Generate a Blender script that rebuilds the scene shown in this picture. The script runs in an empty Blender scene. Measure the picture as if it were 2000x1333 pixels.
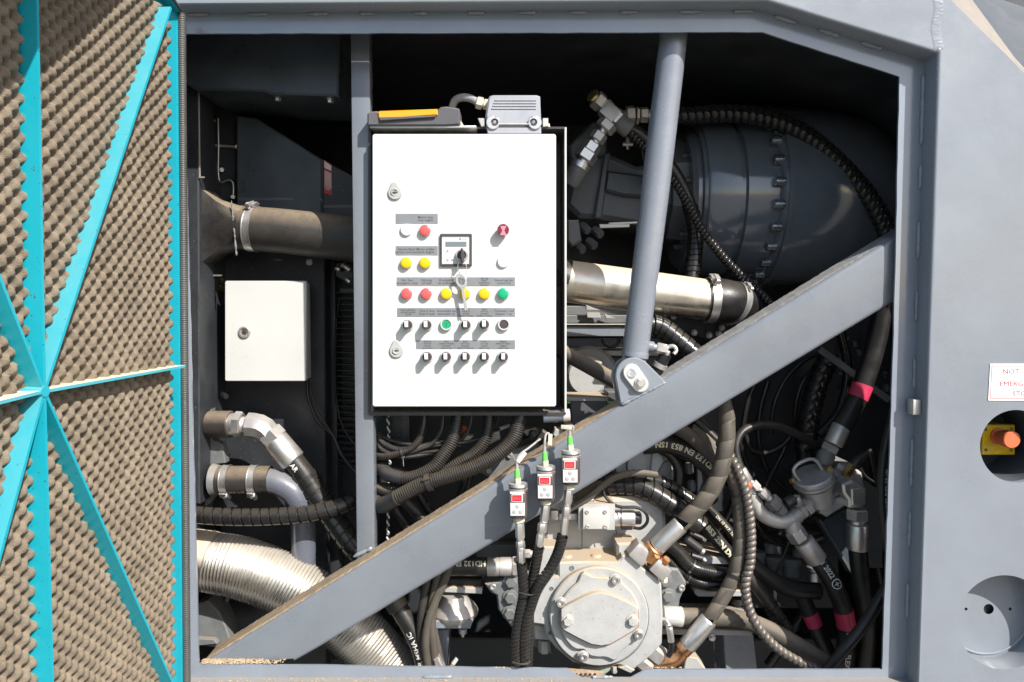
import bpy, bmesh, math, random
from math import sin, cos, pi, radians, sqrt, atan2
from mathutils import Vector as V, Matrix
random.seed(7)
SC = bpy.context.scene
COL = SC.collection
# ---------------------------------------------------------------- camera
FPX = 1400.0; PITCH = radians(3.1); CD = 1.4
cam = bpy.data.cameras.new('camera'); camo = bpy.data.objects.new('camera', cam); COL.objects.link(camo)
cam.sensor_width = 36; cam.lens = 36*FPX/2000; cam.clip_start = .02; cam.clip_end = 3000
camo.location = (0, -CD, 0); camo.rotation_euler = (pi/2-PITCH, 0, 0)
SC.camera = camo
# ---------------------------------------------------------------- light
SUN = V((-.85, 1.0, -1.1)).normalized()          # direction the light travels
sl = bpy.data.lights.new('sun', 'SUN'); so = bpy.data.objects.new('sun', sl); COL.objects.link(so)
sl.energy = 4.6; sl.angle = radians(.5); sl.color = (1, .955, .89)
so.rotation_euler = SUN.to_track_quat('-Z', 'Y').to_euler()
w = bpy.data.worlds.new('World'); SC.world = w; w.use_nodes = True
nt = w.node_tree; bg = nt.nodes['Background']
sk = nt.nodes.new('ShaderNodeTexSky'); sk.sky_type = 'NISHITA'; sk.sun_disc = False
sk.sun_elevation = math.asin(-SUN.z); sk.sun_rotation = atan2(-SUN.x, -SUN.y)
sk.air_density = 1.0; sk.dust_density = 1.5
nt.links.new(sk.outputs[0], bg.inputs[0]); bg.inputs[1].default_value = .12
SC.view_settings.view_transform = 'Standard'; SC.view_settings.look = 'None'
SC.view_settings.exposure = .62; SC.view_settings.gamma = 1
SC.cycles.max_bounces = 8; SC.cycles.diffuse_bounces = 5; SC.cycles.glossy_bounces = 3
SC.cycles.caustics_reflective = False; SC.cycles.caustics_refractive = False
# ---------------------------------------------------------------- place finding
CT, ST = cos(PITCH), sin(PITCH)
def P(px, py, d):                                  # photo pixel + depth behind the front face -> metres
    u = (px-1000)/FPX; v = (666.5-py)/FPX
    dx, dy, dz = u, CT+v*ST, -ST+v*CT
    t = (d+CD)/dy
    return V((dx*t, d, dz*t))
def S(py, d):                                      # metres per pixel there
    v = (666.5-py)/FPX
    return (d+CD)/(CT+v*ST)/FPX
# ---------------------------------------------------------------- materials
def node(nt, t, **k):
    n = nt.nodes.new(t)
    for a, b in k.items():
        if a in n.inputs: n.inputs[a].default_value = b
        else: setattr(n, a, b)
    return n
MT = {}
def mat(name, col, rough=.45, metal=0., dust=0., dustcol=(.42,.33,.23), var=.12, vs=18., bump=.15, bs=220., rvar=.12, coat=0., spot=0., spotcol=(.6,.6,.6), up=1.0, base=.10, wav=0.):
    m = bpy.data.materials.new(name); m.use_nodes = True; nt = m.node_tree; L = nt.links
    b = nt.nodes['Principled BSDF']; b.inputs['Metallic'].default_value = metal
    b.inputs['Coat Weight'].default_value = coat; b.inputs['Coat Roughness'].default_value = .12
    g = node(nt, 'ShaderNodeNewGeometry'); 
    n1 = node(nt, 'ShaderNodeTexNoise', Scale=vs, Detail=6., Roughness=.62); L.new(g.outputs['Position'], n1.inputs['Vector'])
    n2 = node(nt, 'ShaderNodeTexNoise', Scale=bs, Detail=3., Roughness=.6); L.new(g.outputs['Position'], n2.inputs['Vector'])
    mr = node(nt, 'ShaderNodeMapRange'); mr.inputs['From Min'].default_value=.3; mr.inputs['From Max'].default_value=.7
    mr.inputs['To Min'].default_value = 1-var; mr.inputs['To Max'].default_value = 1+var
    L.new(n1.outputs['Fac'], mr.inputs['Value'])
    mul = node(nt, 'ShaderNodeVectorMath', operation='SCALE'); mul.inputs[0].default_value = col[:3]; L.new(mr.outputs[0], mul.inputs['Scale'])
    last = mul.outputs[0]
    if spot > 0:
        n4 = node(nt, 'ShaderNodeTexNoise', Scale=210., Detail=1.); L.new(g.outputs['Position'], n4.inputs['Vector'])
        gt = node(nt, 'ShaderNodeMapRange'); gt.inputs['From Min'].default_value=.74-spot*.1; gt.inputs['From Max'].default_value=.78-spot*.1
        L.new(n4.outputs['Fac'], gt.inputs['Value'])
        mx = node(nt, 'ShaderNodeMix', data_type='RGBA'); L.new(gt.outputs[0], mx.inputs['Factor']); L.new(last, mx.inputs['A']); mx.inputs['B'].default_value=(*spotcol,1)
        last = mx.outputs['Result']
    rr = node(nt, 'ShaderNodeMapRange'); rr.inputs['From Min'].default_value=.3; rr.inputs['From Max'].default_value=.7
    rr.inputs['To Min'].default_value = max(.03,rough-rvar); rr.inputs['To Max'].default_value = min(1,rough+rvar)
    L.new(n1.outputs['Fac'], rr.inputs['Value']); rl = rr.outputs[0]
    if dust:
        sx = node(nt, 'ShaderNodeSeparateXYZ'); L.new(g.outputs['Normal'], sx.inputs[0])
        n3 = node(nt, 'ShaderNodeTexNoise', Scale=42., Detail=7., Roughness=.7); L.new(g.outputs['Position'], n3.inputs['Vector'])
        a = node(nt, 'ShaderNodeMapRange'); a.inputs['From Min'].default_value=.15; a.inputs['From Max'].default_value=.8; a.inputs['To Max'].default_value=1.25*up; L.new(sx.outputs['Z'], a.inputs['Value'])
        c = node(nt, 'ShaderNodeMapRange'); c.inputs['From Min'].default_value=.25; c.inputs['From Max'].default_value=.72; c.inputs['To Min'].default_value=.45; L.new(n3.outputs['Fac'], c.inputs['Value'])
        ad = node(nt, 'ShaderNodeMath', operation='ADD'); L.new(a.outputs[0], ad.inputs[0]); ad.inputs[1].default_value=base
        mm = node(nt, 'ShaderNodeMath', operation='MULTIPLY'); L.new(ad.outputs[0], mm.inputs[0]); L.new(c.outputs[0], mm.inputs[1])
        m2 = node(nt, 'ShaderNodeMath', operation='MULTIPLY', use_clamp=True); L.new(mm.outputs[0], m2.inputs[0]); m2.inputs[1].default_value=dust
        mx = node(nt, 'ShaderNodeMix', data_type='RGBA'); L.new(m2.outputs[0], mx.inputs['Factor']); L.new(last, mx.inputs['A']); mx.inputs['B'].default_value=(*dustcol,1)
        last = mx.outputs['Result']
        mf = node(nt, 'ShaderNodeMix', data_type='FLOAT'); L.new(m2.outputs[0], mf.inputs['Factor']); L.new(rl, mf.inputs['A']); mf.inputs['B'].default_value=.9
        rl = mf.outputs['Result']
        if metal:
            me = node(nt, 'ShaderNodeMix', data_type='FLOAT'); L.new(m2.outputs[0], me.inputs['Factor']); me.inputs['A'].default_value=metal; me.inputs['B'].default_value=0
            L.new(me.outputs['Result'], b.inputs['Metallic'])
    L.new(last, b.inputs['Base Color']); L.new(rl, b.inputs['Roughness'])
    if bump:
        bp = node(nt, 'ShaderNodeBump', Strength=bump, Distance=.002); L.new(n2.outputs['Fac'], bp.inputs['Height'])
        if wav:
            bw = node(nt, 'ShaderNodeBump', Strength=wav, Distance=.02); L.new(n1.outputs['Fac'], bw.inputs['Height']); L.new(bw.outputs[0], bp.inputs['Normal'])
        L.new(bp.outputs[0], b.inputs['Normal'])
    MT[name] = m
    return m
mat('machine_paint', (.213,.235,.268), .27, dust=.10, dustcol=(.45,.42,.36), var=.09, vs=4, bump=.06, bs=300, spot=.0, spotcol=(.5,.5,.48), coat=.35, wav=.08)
mat('lip_paint', (.225,.255,.300), .2, dust=.06, dustcol=(.45,.42,.36), var=.08, vs=9, bump=.05, bs=200, coat=1., rvar=.04, wav=.08)
mat('brace_paint', (.170,.187,.213), .28, dust=.10, dustcol=(.42,.38,.32), var=.12, vs=5, bump=.06, bs=300, spot=.0, spotcol=(.5,.5,.48), coat=.35, wav=.08)
mat('machine_paint_dusty', (.22,.245,.285), .38, dust=.6, dustcol=(.34,.29,.23), var=.06, vs=9, bump=.08, spot=.2, spotcol=(.45,.43,.40))
mat('slate_shade', (.075,.088,.100), .4, dust=.1, var=.15, vs=8, bump=.15)  # roof slope's shade put into the colour, darker than the frame
mat('cream_dust', (.27,.24,.205), .8, var=.12, vs=30, bump=.3)
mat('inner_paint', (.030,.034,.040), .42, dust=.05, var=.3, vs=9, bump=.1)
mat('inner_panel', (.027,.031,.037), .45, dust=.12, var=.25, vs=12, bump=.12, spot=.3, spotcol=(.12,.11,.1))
mat('duct_paint', (.055,.070,.085), .35, dust=.15, dustcol=(.2,.2,.2), var=.2, vs=12, bump=.15, bs=150)
mat('gear_paint', (.125,.148,.178), .12, dust=.03, dustcol=(.22,.2,.18), var=.12, vs=10, bump=.16, bs=90, coat=1.)
mat('gear_bolt', (.34,.38,.43), .25, metal=.85, var=.1)
mat('rust', (.30,.14,.06), .8, var=.3, vs=90, bump=.4)
mat('gear_paint_dull', (.095,.108,.125), .4, dust=.5, dustcol=(.15,.14,.13), var=.2, vs=16, bump=.2)
mat('cyl_paint', (.195,.212,.246), .24, dust=.10, dustcol=(.42,.4,.38), var=.07, vs=14, bump=.1, coat=.5)
mat('pipe_paint', (.115,.125,.155), .28, dust=.25, dustcol=(.42,.38,.33), var=.08, bump=.1, spot=.1, spotcol=(.5,.3,.12), coat=.3, base=.0)
mat('white_enamel', (.60,.61,.597), .34, dust=.14, base=.5, dustcol=(.42,.38,.31), var=.04, vs=5, bump=.03, bs=500, coat=.2)
mat('white_enamel_side', (.60,.61,.60), .35, dust=.35, var=.02, bump=.03)
mat('cast_grey', (.40,.405,.40), .42, dust=.8, dustcol=(.50,.37,.23), var=.08, vs=30, bump=.22, bs=220, base=.03, spot=.25, spotcol=(.3,.22,.15))
mat('hose_brown', (.070,.062,.052), .62, dust=.55, dustcol=(.27,.215,.155), var=.16, vs=26, bump=.3, base=.18)
mat('adapter', (.022,.020,.019), .5, dust=.75, dustcol=(.34,.26,.18), var=.3, vs=30, bump=.3, base=-.1)
mat('oil_rag', (.30,.36,.30), .3, dust=.4, var=.15)
mat('print_yellow', (.72,.67,.50), .5, var=.05, bump=0)
mat('cast_dark', (.14,.15,.155), .5, dust=.5, dustcol=(.35,.3,.24), var=.2, vs=24, bump=.35, bs=150)
mat('cast_alu', (.50,.485,.47), .38, metal=.45, dust=.3, dustcol=(.3,.26,.22), var=.15, vs=30, bump=.35, bs=260)
mat('zinc', (.70,.68,.66), .34, metal=.9, dust=.22, dustcol=(.5,.4,.3), var=.08, vs=40, bump=.05, rvar=.06)
mat('zinc_dull', (.58,.56,.54), .45, metal=.8, dust=.4, dustcol=(.42,.33,.24), var=.12, vs=40, bump=.1, rvar=.06)
mat('steel_pipe', (.72,.67,.58), .24, metal=1, dust=.95, dustcol=(.62,.50,.36), var=.15, vs=14, bump=.05)
mat('flex_steel', (.68,.66,.62), .26, metal=1, dust=.6, dustcol=(.45,.37,.27), var=.12, vs=24, rvar=.05, base=.06, bump=.05)
mat('copper_steel', (.72,.36,.17), .28, metal=1, dust=.35, dustcol=(.4,.3,.2), var=.2, vs=30)
mat('brass', (.80,.56,.22), .28, metal=1, dust=.2, var=.12)
mat('rubber', (.016,.0155,.0155), .38, dust=.16, dustcol=(.20,.16,.12), var=.3, vs=30, bump=.2, base=.02)
mat('rubber_dusty', (.045,.04,.036), .6, dust=.9, dustcol=(.28,.22,.155), var=.25, vs=30, bump=.3, up=.8)
mat('rubber_tan', (.034,.031,.029), .45, dust=.62, dustcol=(.29,.225,.155), var=.2, vs=26, bump=.35, base=.03)
mat('wrap_black', (.015,.0145,.0145), .24, dust=.14, dustcol=(.24,.20,.15), var=.25, vs=40, bump=.06, base=.02)
mat('wrap_grey', (.13,.115,.105), .3, metal=.35, dust=.4, dustcol=(.3,.25,.2), var=.2, bump=.08)
mat('conduit', (.024,.022,.021), .25, dust=.30, dustcol=(.26,.21,.15), var=.2, vs=30, bump=.08, base=.03)
mat('black_plastic', (.018,.018,.020), .35, dust=.2, dustcol=(.2,.17,.14), var=.2, bump=.1)
mat('seal_rubber', (.06,.058,.056), .45, dust=.2, dustcol=(.3,.27,.22), var=.2, bump=.3, bs=300)
mat('tray_black', (.030,.027,.030), .4, dust=.45, dustcol=(.42,.38,.30), var=.25, bump=.12)
mat('teal', (.0,.35,.45), .38, dust=.22, dustcol=(.6,.52,.38), var=.04, vs=8, bump=.06, spot=.18, spotcol=(.05,.1,.1))
mat('teal_dusty', (.0,.35,.45), .38, dust=1.5, dustcol=(.74,.66,.50), var=.04, vs=8, bump=.06)
mat('foam', (.178,.145,.108), .95, dust=.35, dustcol=(.46,.34,.20), var=.28, vs=16, bump=.8, bs=420, up=.5)
mat('strip_grey', (.24,.25,.265), .35, metal=.25, var=.06, bump=.02)
mat('print_black', (.06,.06,.065), .5, var=0, bump=0)
mat('print_white', (.75,.73,.68), .55, var=.1, bump=0)
mat('print_red', (.42,.05,.06), .5, var=0, bump=0)
mat('btn_red', (.78,.10,.10), .3, var=.03, bump=0, coat=.3)
mat('btn_amber', (.85,.50,.0), .3, var=.03, bump=0, coat=.3)
mat('btn_green', (.0,.36,.17), .3, var=.03, bump=0, coat=.3)
mat('btn_white', (.80,.80,.80), .3, var=.02, bump=0, coat=.3)
mat('btn_dark', (.06,.05,.06), .4, var=.03, bump=0)
mat('btn_maroon', (.17,.01,.03), .3, var=.05, bump=0, coat=.3)
mat('btn_pink', (.55,.22,.28), .3, var=.05, bump=0)
mat('bezel', (.66,.65,.62), .3, metal=.3, var=.03, bump=0)
mat('lock_grey', (.40,.40,.39), .42, dust=.2, var=.05, bump=.1)
mat('screen_grey', (.16,.19,.21), .15, var=.02, bump=0)
mat('screen_red', (.55,.02,.03), .15, var=.05, bump=0, coat=.5)
mat('hood_grey', (.38,.39,.43), .45, metal=.2, dust=.15, var=.04, bump=.15, bs=500)
mat('lamp_body', (.085,.085,.095), .55, dust=.25, dustcol=(.35,.3,.25), var=.12, bump=.25)
mat('lamp_orange', (.95,.36,.01), .25, var=.04, bump=0, coat=.4)
mat('gland_ivory', (.66,.62,.48), .4, dust=.3, var=.06)
mat('cable_grey', (.30,.30,.31), .45, dust=.3, var=.08)
mat('plug_green', (.16,.62,.10), .3, var=.1, bump=0, coat=.3)
mat('sensor_face', (.62,.62,.62), .35, var=.03, bump=0)
mat('sensor_body', (.14,.11,.11), .3, metal=.5, dust=.3, var=.1)
mat('tape_pink', (.60,.035,.10), .45, dust=.2, var=.1, bump=.1)
mat('sign_white', (.80,.79,.78), .3, var=.01, bump=0)
mat('estop_yellow', (.72,.46,.01), .35, dust=.12, var=.04)
mat('estop_red', (.70,.15,.06), .45, dust=.15, var=.05, bump=.1)
mat('sticker_red', (.45,.04,.05), .4, var=.1, bump=0)
mat('pale_dust', (.34,.33,.31), .9, var=.25, vs=40, bump=.6)
mat('dirt', (.42,.31,.20), .95, var=.3, vs=60, bump=.8)
mat('ground_gravel', (.20,.18,.155), .95, var=.3, vs=6, bump=.8, bs=60)
# ---------------------------------------------------------------- mesh collecting
class M:
    def __init__(s): s.v = []; s.f = []
    def add(s, v, f):
        o = len(s.v); s.v += [tuple(x) for x in v]; s.f += [tuple(i+o for i in q) for q in f]; return s
    def mesh(s, name, sharp=32):
        me = bpy.data.meshes.new(name); me.from_pydata(s.v, [], s.f); me.validate()
        bm = bmesh.new(); bm.from_mesh(me); bmesh.ops.recalc_face_normals(bm, faces=bm.faces); bm.to_mesh(me); bm.free()
        for p in me.polygons: p.use_smooth = True
        me.set_sharp_from_angle(angle=radians(sharp)); return me
ROOTS = []
def thing(name, label, cat, group=None):
    o = bpy.data.objects.new(name, None); COL.objects.link(o); o.empty_display_size = .02
    o['label'] = label; o['category'] = cat
    if group: o['group'] = group
    ROOTS.append(o); return o
def part(name, m, material, parent=None, label=None, sharp=32, loc=None, rot=None):
    me = m if isinstance(m, bpy.types.Mesh) else m.mesh(name, sharp)
    if not me.materials: me.materials.append(MT[material])
    o = bpy.data.objects.new(name, me); COL.objects.link(o)
    if parent is not None: o.parent = parent
    if label: o['label'] = label
    if loc is not None: o.location = loc
    if rot is not None: o.rotation_euler = rot
    return o
def solo(name, m, material, label, cat, group=None, kind=None, sharp=32):
    me = m.mesh(name, sharp)
    xs = [v.co for v in me.vertices]; c = V((sum(v.x for v in xs)/len(xs), sum(v.y for v in xs)/len(xs), min(v.z for v in xs)))
    me.transform(Matrix.Translation(-c)); me.materials.append(MT[material])
    o = bpy.data.objects.new(name, me); COL.objects.link(o); o.location = c
    if label: o['label'] = label
    if cat: o['category'] = cat
    if group: o['group'] = group
    if kind: o['kind'] = kind
    return o
def finalize():
    for r in ROOTS:
        mn = V((9,9,9)); mx = V((-9,-9,-9))
        for c in r.children_recursive:
            if c.type != 'MESH': continue
            mw = c.matrix_basis.copy(); p = c.parent
            while p and p is not r: mw = p.matrix_basis @ mw; p = p.parent
            for b in c.bound_box:
                q = mw @ V(b)
                mn = V(map(min, mn, q)); mx = V(map(max, mx, q))
        base = V(((mn.x+mx.x)/2, (mn.y+mx.y)/2, mn.z)); r.location = base
        for c in r.children: c.location = c.location - base
# ---------------------------------------------------------------- shapes
def frame_of(t):
    t = t.normalized(); n = V((0,-1,0)) - t*(-t.y)
    if n.length < .12: n = V((0,0,1)) - t*t.z
    n.normalize(); return t, n, t.cross(n)
def lathe(m, a, b, prof, seg=24, flat=False, ph=0.):
    """revolve prof [(fraction along a->b or metres, radius)]; a,b world"""
    ax = b-a; L = ax.length; t, n, bb = frame_of(ax); vs = []; fs = []
    k = len(prof)
    for (s, r) in prof:
        c = a + t*(s*L)
        for j in range(seg):
            q = 2*pi*j/seg+ph; vs.append(c + n*(cos(q)*r) + bb*(sin(q)*r))
    for i in range(k-1):
        for j in range(seg):
            fs.append((i*seg+j, i*seg+(j+1)%seg, (i+1)*seg+(j+1)%seg, (i+1)*seg+j))
    if prof[0][1] > 1e-6: fs.append(tuple(range(seg)))
    if prof[-1][1] > 1e-6: fs.append(tuple((k-1)*seg+j for j in range(seg)))
    return m.add(vs, fs)
def cyl(m, a, b, r, r2=None, seg=24, bev=.12, ph=0.):
    r2 = r if r2 is None else r2; L = (b-a).length; e = min(.3, bev*min(r,r2)/max(L,1e-6))
    return lathe(m, a, b, [(0, r-bev*r), (e, r), (1-e, r2), (1, r2-bev*r2)], seg, ph=ph)
def hexa(m, a, b, r, ph=None):
    ph = pi/6 if ph is None else ph
    return lathe(m, a, b, [(0, r*.88), (.12, r), (.88, r), (1, r*.88)], 6, ph=ph)
def box(m, c, sx, sy, sz, rot=None, bev=.0):
    bm = bmesh.new(); bmesh.ops.create_cube(bm, size=1)
    for v in bm.verts: v.co = V((v.co.x*sx, v.co.y*sy, v.co.z*sz))
    if bev: bmesh.ops.bevel(bm, geom=bm.edges[:], offset=bev, segments=2, profile=.6, affect='EDGES')
    if rot is not None: bmesh.ops.transform(bm, matrix=rot.to_4x4(), verts=bm.verts)
    bm.verts.index_update()
    m.add([v.co+V(c) for v in bm.verts], [[v.index for v in f.verts] for f in bm.faces]); bm.free(); return m
def pbox(m, x0, y0, x1, y1, d0, d1, bev=.0015, rz=0):
    """box given by photo pixels of its front face at depth d0"""
    a = P(x0, y0, d0); b = P(x1, y1, d0)
    return box(m, ((a.x+b.x)/2, (d0+d1)/2, (a.z+b.z)/2), abs(b.x-a.x), d1-d0, abs(a.z-b.z), Matrix.Rotation(rz,3,'Y') if rz else None, bev)
def area2(p): return sum(p[i][0]*p[(i+1)%len(p)][1]-p[(i+1)%len(p)][0]*p[i][1] for i in range(len(p)))/2
def offset(p, e):
    """inset a closed 2-D outline by e (negative: outwards)"""
    if area2(p) < 0: return offset(p[::-1], e)[::-1]
    out = []; n = len(p)
    for i in range(n):
        a, b, c = V(p[i-1]), V(p[i]), V(p[(i+1)%n])
        d1 = (b-a).normalized(); d2 = (c-b).normalized(); n1 = V((-d1.y, d1.x)); n2 = V((-d2.y, d2.x))
        mdir = n1+n2
        mdir = mdir/max(.35, mdir.dot(n1)) if mdir.length > 1e-6 else n1
        out.append(tuple(b+mdir*e))
    return out
def fill(loops, y):
    bm = bmesh.new(); es = []
    for lp in loops:
        vs = [bm.verts.new((x, y, z)) for x, z in lp]
        es += [bm.edges.new((vs[i], vs[(i+1)%len(vs)])) for i in range(len(vs))]
    bmesh.ops.triangle_fill(bm, use_beauty=True, use_dissolve=False, edges=es)
    bm.verts.index_update(); r = ([v.co.copy() for v in bm.verts], [[v.index for v in f.verts] for f in bm.faces]); bm.free(); return r
def prism2(m, out, y0, y1, bev=.0, holes=()):
    """out: world (x,z) outline; solid from y0 to y1, front edge chamfered"""
    inner = offset(out, bev) if bev else out
    m.add(*fill([inner]+[list(h) for h in holes], y0)); m.add(*fill([out]+[list(h) for h in holes], y1))
    n = len(out)
    rings = ([[(x,y0,z) for x,z in inner]] if bev else []) + [[(x,y0+bev,z) for x,z in out], [(x,y1,z) for x,z in out]]
    for a, b in zip(rings, rings[1:]): m.add(a+b, [(i, (i+1)%n, n+(i+1)%n, n+i) for i in range(n)])
    for h in holes:
        k = len(h); m.add([(x,y0,z) for x,z in h]+[(x,y1,z) for x,z in h], [(i,(i+1)%k,k+(i+1)%k,k+i) for i in range(k)])
    return m
def xz(px, py, d): p = P(px, py, d); return (p.x, p.z)
def prism(m, pts, d0, d1, bev=.0015, holes=()):
    return prism2(m, [xz(a, b, d0) for a, b in pts], d0, d1, bev, [[xz(a, b, d0) for a, b in h] for h in holes])
def circ(cx, cy, r, n=40, a0=0., ry=None):
    ry = r if ry is None else ry
    return [(cx+r*cos(a0+2*pi*i/n), cy+ry*sin(a0+2*pi*i/n)) for i in range(n)]
def rrect(x0, y0, x1, y1, r, n=4):
    o = []
    for cx, cy, a in ((x1-r,y1-r,0),(x0+r,y1-r,pi/2),(x0+r,y0+r,pi),(x1-r,y0+r,1.5*pi)):
        for i in range(n+1): q = a+pi/2*i/n; o.append((cx+r*cos(q), cy+r*sin(q)))
    return o
class Path:
    def __init__(s, pts, r, step=.004, world=False):
        """pts (px,py,d[,r]); r in photo pixels"""
        p3 = [V(p[:3]) if world else P(*p[:3]) for p in pts]
        rr = [(p[3] if len(p) > 3 else r)*(1 if world else S(p[1], p[2])) for p in pts]
        if len(p3) == 2:
            p3.insert(1, (p3[0]+p3[1])/2); rr.insert(1, (rr[0]+rr[1])/2)
        q = [2*p3[0]-p3[1]]+p3+[2*p3[-1]-p3[-2]]; dense = []; dr = []
        for i in range(1, len(q)-2):
            for k in range(24):
                t = k/24; a, b, c, d = q[i-1:i+3]
                dense.append(.5*((2*b)+(c-a)*t+(2*a-5*b+4*c-d)*t*t+(3*b-a-3*c+d)*t**3)); dr.append(rr[i-1]*(1-t)+rr[i]*t)
        dense.append(p3[-1]); dr.append(rr[-1])
        s.cum = [0.]
        for a, b in zip(dense, dense[1:]): s.cum.append(s.cum[-1]+(b-a).length)
        s.p = dense; s.r = dr; s.L = s.cum[-1]
    def at(s, x):
        import bisect
        x = min(max(x, 0), s.L-1e-7); i = min(bisect.bisect_right(s.cum, x)-1, len(s.p)-2)
        t = (x-s.cum[i])/max(1e-9, s.cum[i+1]-s.cum[i]); j0 = max(0, i-1); j1 = min(len(s.p)-1, i+2)
        pos = s.p[i].lerp(s.p[i+1], t); tg = (s.p[j1]-s.p[j0])
        return pos, tg, s.r[i]*(1-t)+s.r[i+1]*t
def tube(m, path, prof=None, pitch=.01, seg=18, helical=False, s0=0., s1=None, dr=0., step=.008, cap=True, squash=1.):
    """sweep a circle; prof = [(fraction of pitch, radius change in m)] repeats along the path, as rings or as a helix"""
    s1 = path.L if s1 is None else s1; L = s1-s0; ss = []
    if prof:
        n = max(1, int(L/pitch)); k = len(prof)
        for i in range(n):
            for f, e in prof: ss.append((s0+(i+f)*pitch, e))
    else:
        n = max(2, int(L/step)); k = 1; ss = [(s0+L*i/n, 0.) for i in range(n+1)]
    vs = []; fs = []
    for s, e in ss:
        for j in range(seg):
            q = 2*pi*j/seg; sj = min(s+(pitch*j/seg if helical else 0), s1); pos, tg, r = path.at(sj); t, nn, bb = frame_of(tg)
            vs.append(pos+(nn*cos(q)+bb*sin(q)*squash)*(r+e+dr))
    N = len(ss)
    for i in range(N-1):
        for j in range(seg):
            if helical and j == seg-1:
                if i+1+k < N: fs.append((i*seg+j, (i+k)*seg, (i+1+k)*seg, (i+1)*seg+j))
            else: fs.append((i*seg+j, i*seg+(j+1)%seg, (i+1)*seg+(j+1)%seg, (i+1)*seg+j))
    if cap and not helical: fs.append(tuple(range(seg))); fs.append(tuple((N-1)*seg+j for j in range(seg)))
    return m.add(vs, fs)
def ring_on(path, s, w, dr, seg=20):
    m = M(); tube(m, path, s0=max(0,s-w/2), s1=min(path.L,s+w/2), dr=dr, step=w/2, seg=seg)
    return m
TXT = {}
def text_raw(s, bold=0.):
    if (s, bold) in TXT: return TXT[(s, bold)]
    c = bpy.data.curves.new('text', 'FONT'); c.body = s; c.size = 1; c.resolution_u = 2; c.align_x = 'CENTER'; c.offset = bold
    o = bpy.data.objects.new('text', c); me = bpy.data.meshes.new_from_object(o)
    v = [tuple(x.co[:2]) for x in me.vertices]; f = [tuple(p.vertices) for p in me.polygons]
    bpy.data.objects.remove(o); bpy.data.curves.remove(c); bpy.data.meshes.remove(me)
    TXT[(s, bold)] = (v, f); return v, f
def flat_text(m, s, px, py, d, h, bold=0., sx=1., rot=0.):
    """text centred on photo pixel px,py; h = line height in photo px"""
    v, f = text_raw(s, bold)
    if not v: return m
    c = P(px, py, d); k = S(py, d)*h*1.35
    out = []
    for x, y in v:
        X = x*k*sx; Z = (y-.33)*k
        out.append((c.x+X*cos(rot)-Z*sin(rot), d, c.z+X*sin(rot)+Z*cos(rot)))
    return m.add(out, f)
def hose_text(s, path, s0, h, phi=0., flip=1, bold=.02, dr=.0009, stretch=1.):
    """print wrapped on a hose; s0 start (m) along the path, h letter height (m)"""
    v, f = text_raw(s, bold); m = M()
    bm = bmesh.new(); vv = [bm.verts.new((x, y, 0)) for x, y in v]
    for q in f:
        try: bm.faces.new([vv[i] for i in q])
        except ValueError: pass
    for y in (0., .12, .24, .36, .48, .6, .72):
        bmesh.ops.bisect_plane(bm, geom=bm.verts[:]+bm.edges[:]+bm.faces[:], plane_co=(0,y,0), plane_no=(0,1,0))
    bm.verts.index_update(); w = [x.co.copy() for x in bm.verts]; fs = [[x.index for x in g.verts] for g in bm.faces]; bm.free()
    x0 = min(a.x for a in w); out = []
    for a in w:
        ss = s0+(a.x-x0)*h*1.35*flip*stretch; pos, tg, r = path.at(ss); t, n, b = frame_of(tg)
        q = phi + (a.y-.36)*h*1.35/r*flip; out.append(pos+(n*cos(q)+b*sin(q)*-1)*(r+dr))
    return m.add(out, fs)
# ready-made shared meshes, axis towards -Y
def mesh_hexbolt(r, h):
    m = M(); cyl(m, V((0,0,0)), V((0,-h*.25,0)), r*1.35, seg=18); hexa(m, V((0,-h*.25,0)), V((0,-h,0)), r); return m
def mesh_socket(r, h):
    m = M(); lathe(m, V((0,0,0)), V((0,-h,0)), [(0,r),(.9,r),(1,r*.9),(1,r*.52),(.45,r*.5),(.45,0)], 18); return m
def put(name, me, material, parent, px, py, d, label=None, rot=None):
    return part(name, me, material, parent, loc=P(px, py, d), rot=rot, label=label)
# ---------------------------------------------------------------- hoses and fittings
SPI = [(0,.0016),(.03,.0022),(.80,.0022),(.84,.0014),(.86,-.0016),(.96,-.0016)]
COR = [(0,-.0012),(.22,-.0012),(.38,.0008),(.68,.0008),(.84,-.0012)]
GRD = [(0,-.001),(.18,.0012),(.38,.002),(.62,.002),(.82,.0012)]
def hose(name, label, cat, pts, r, material, group=None, wrap=None, wp=14, wmat='wrap_black', w0=0., w1=1., seg=18, text=None, parent=None, pname='hose_tube', plabel=None):
    """one hose; wrap: 'spiral' (flat binding), 'guard' (round coil), 'conduit' (ribbed tube itself)"""
    p = Path(pts, r); k = S(pts[len(pts)//2][1], pts[len(pts)//2][2])
    root = parent or thing(name, label, cat, group)
    m = M()
    if wrap == 'conduit': tube(m, p, COR, wp*k, seg)
    elif wrap == 'lap': tube(m, p, [(0,0),(.9,.0),(.93,-.0007),(.97,-.0007)], wp*k, seg, helical=True)
    else: tube(m, p, seg=seg, dr=-.0024 if (wrap and w0 == 0 and w1 == 1) else 0)
    o = part(pname, m, material, root, label=plabel)
    if wrap in ('spiral', 'guard'):
        m = M(); tube(m, p, SPI if wrap == 'spiral' else GRD, wp*k, seg+2, helical=True, s0=p.L*w0, s1=p.L*w1, dr=.0006)
        part('spiral_wrap', m, wmat, root)
    return root, p, o
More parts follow.
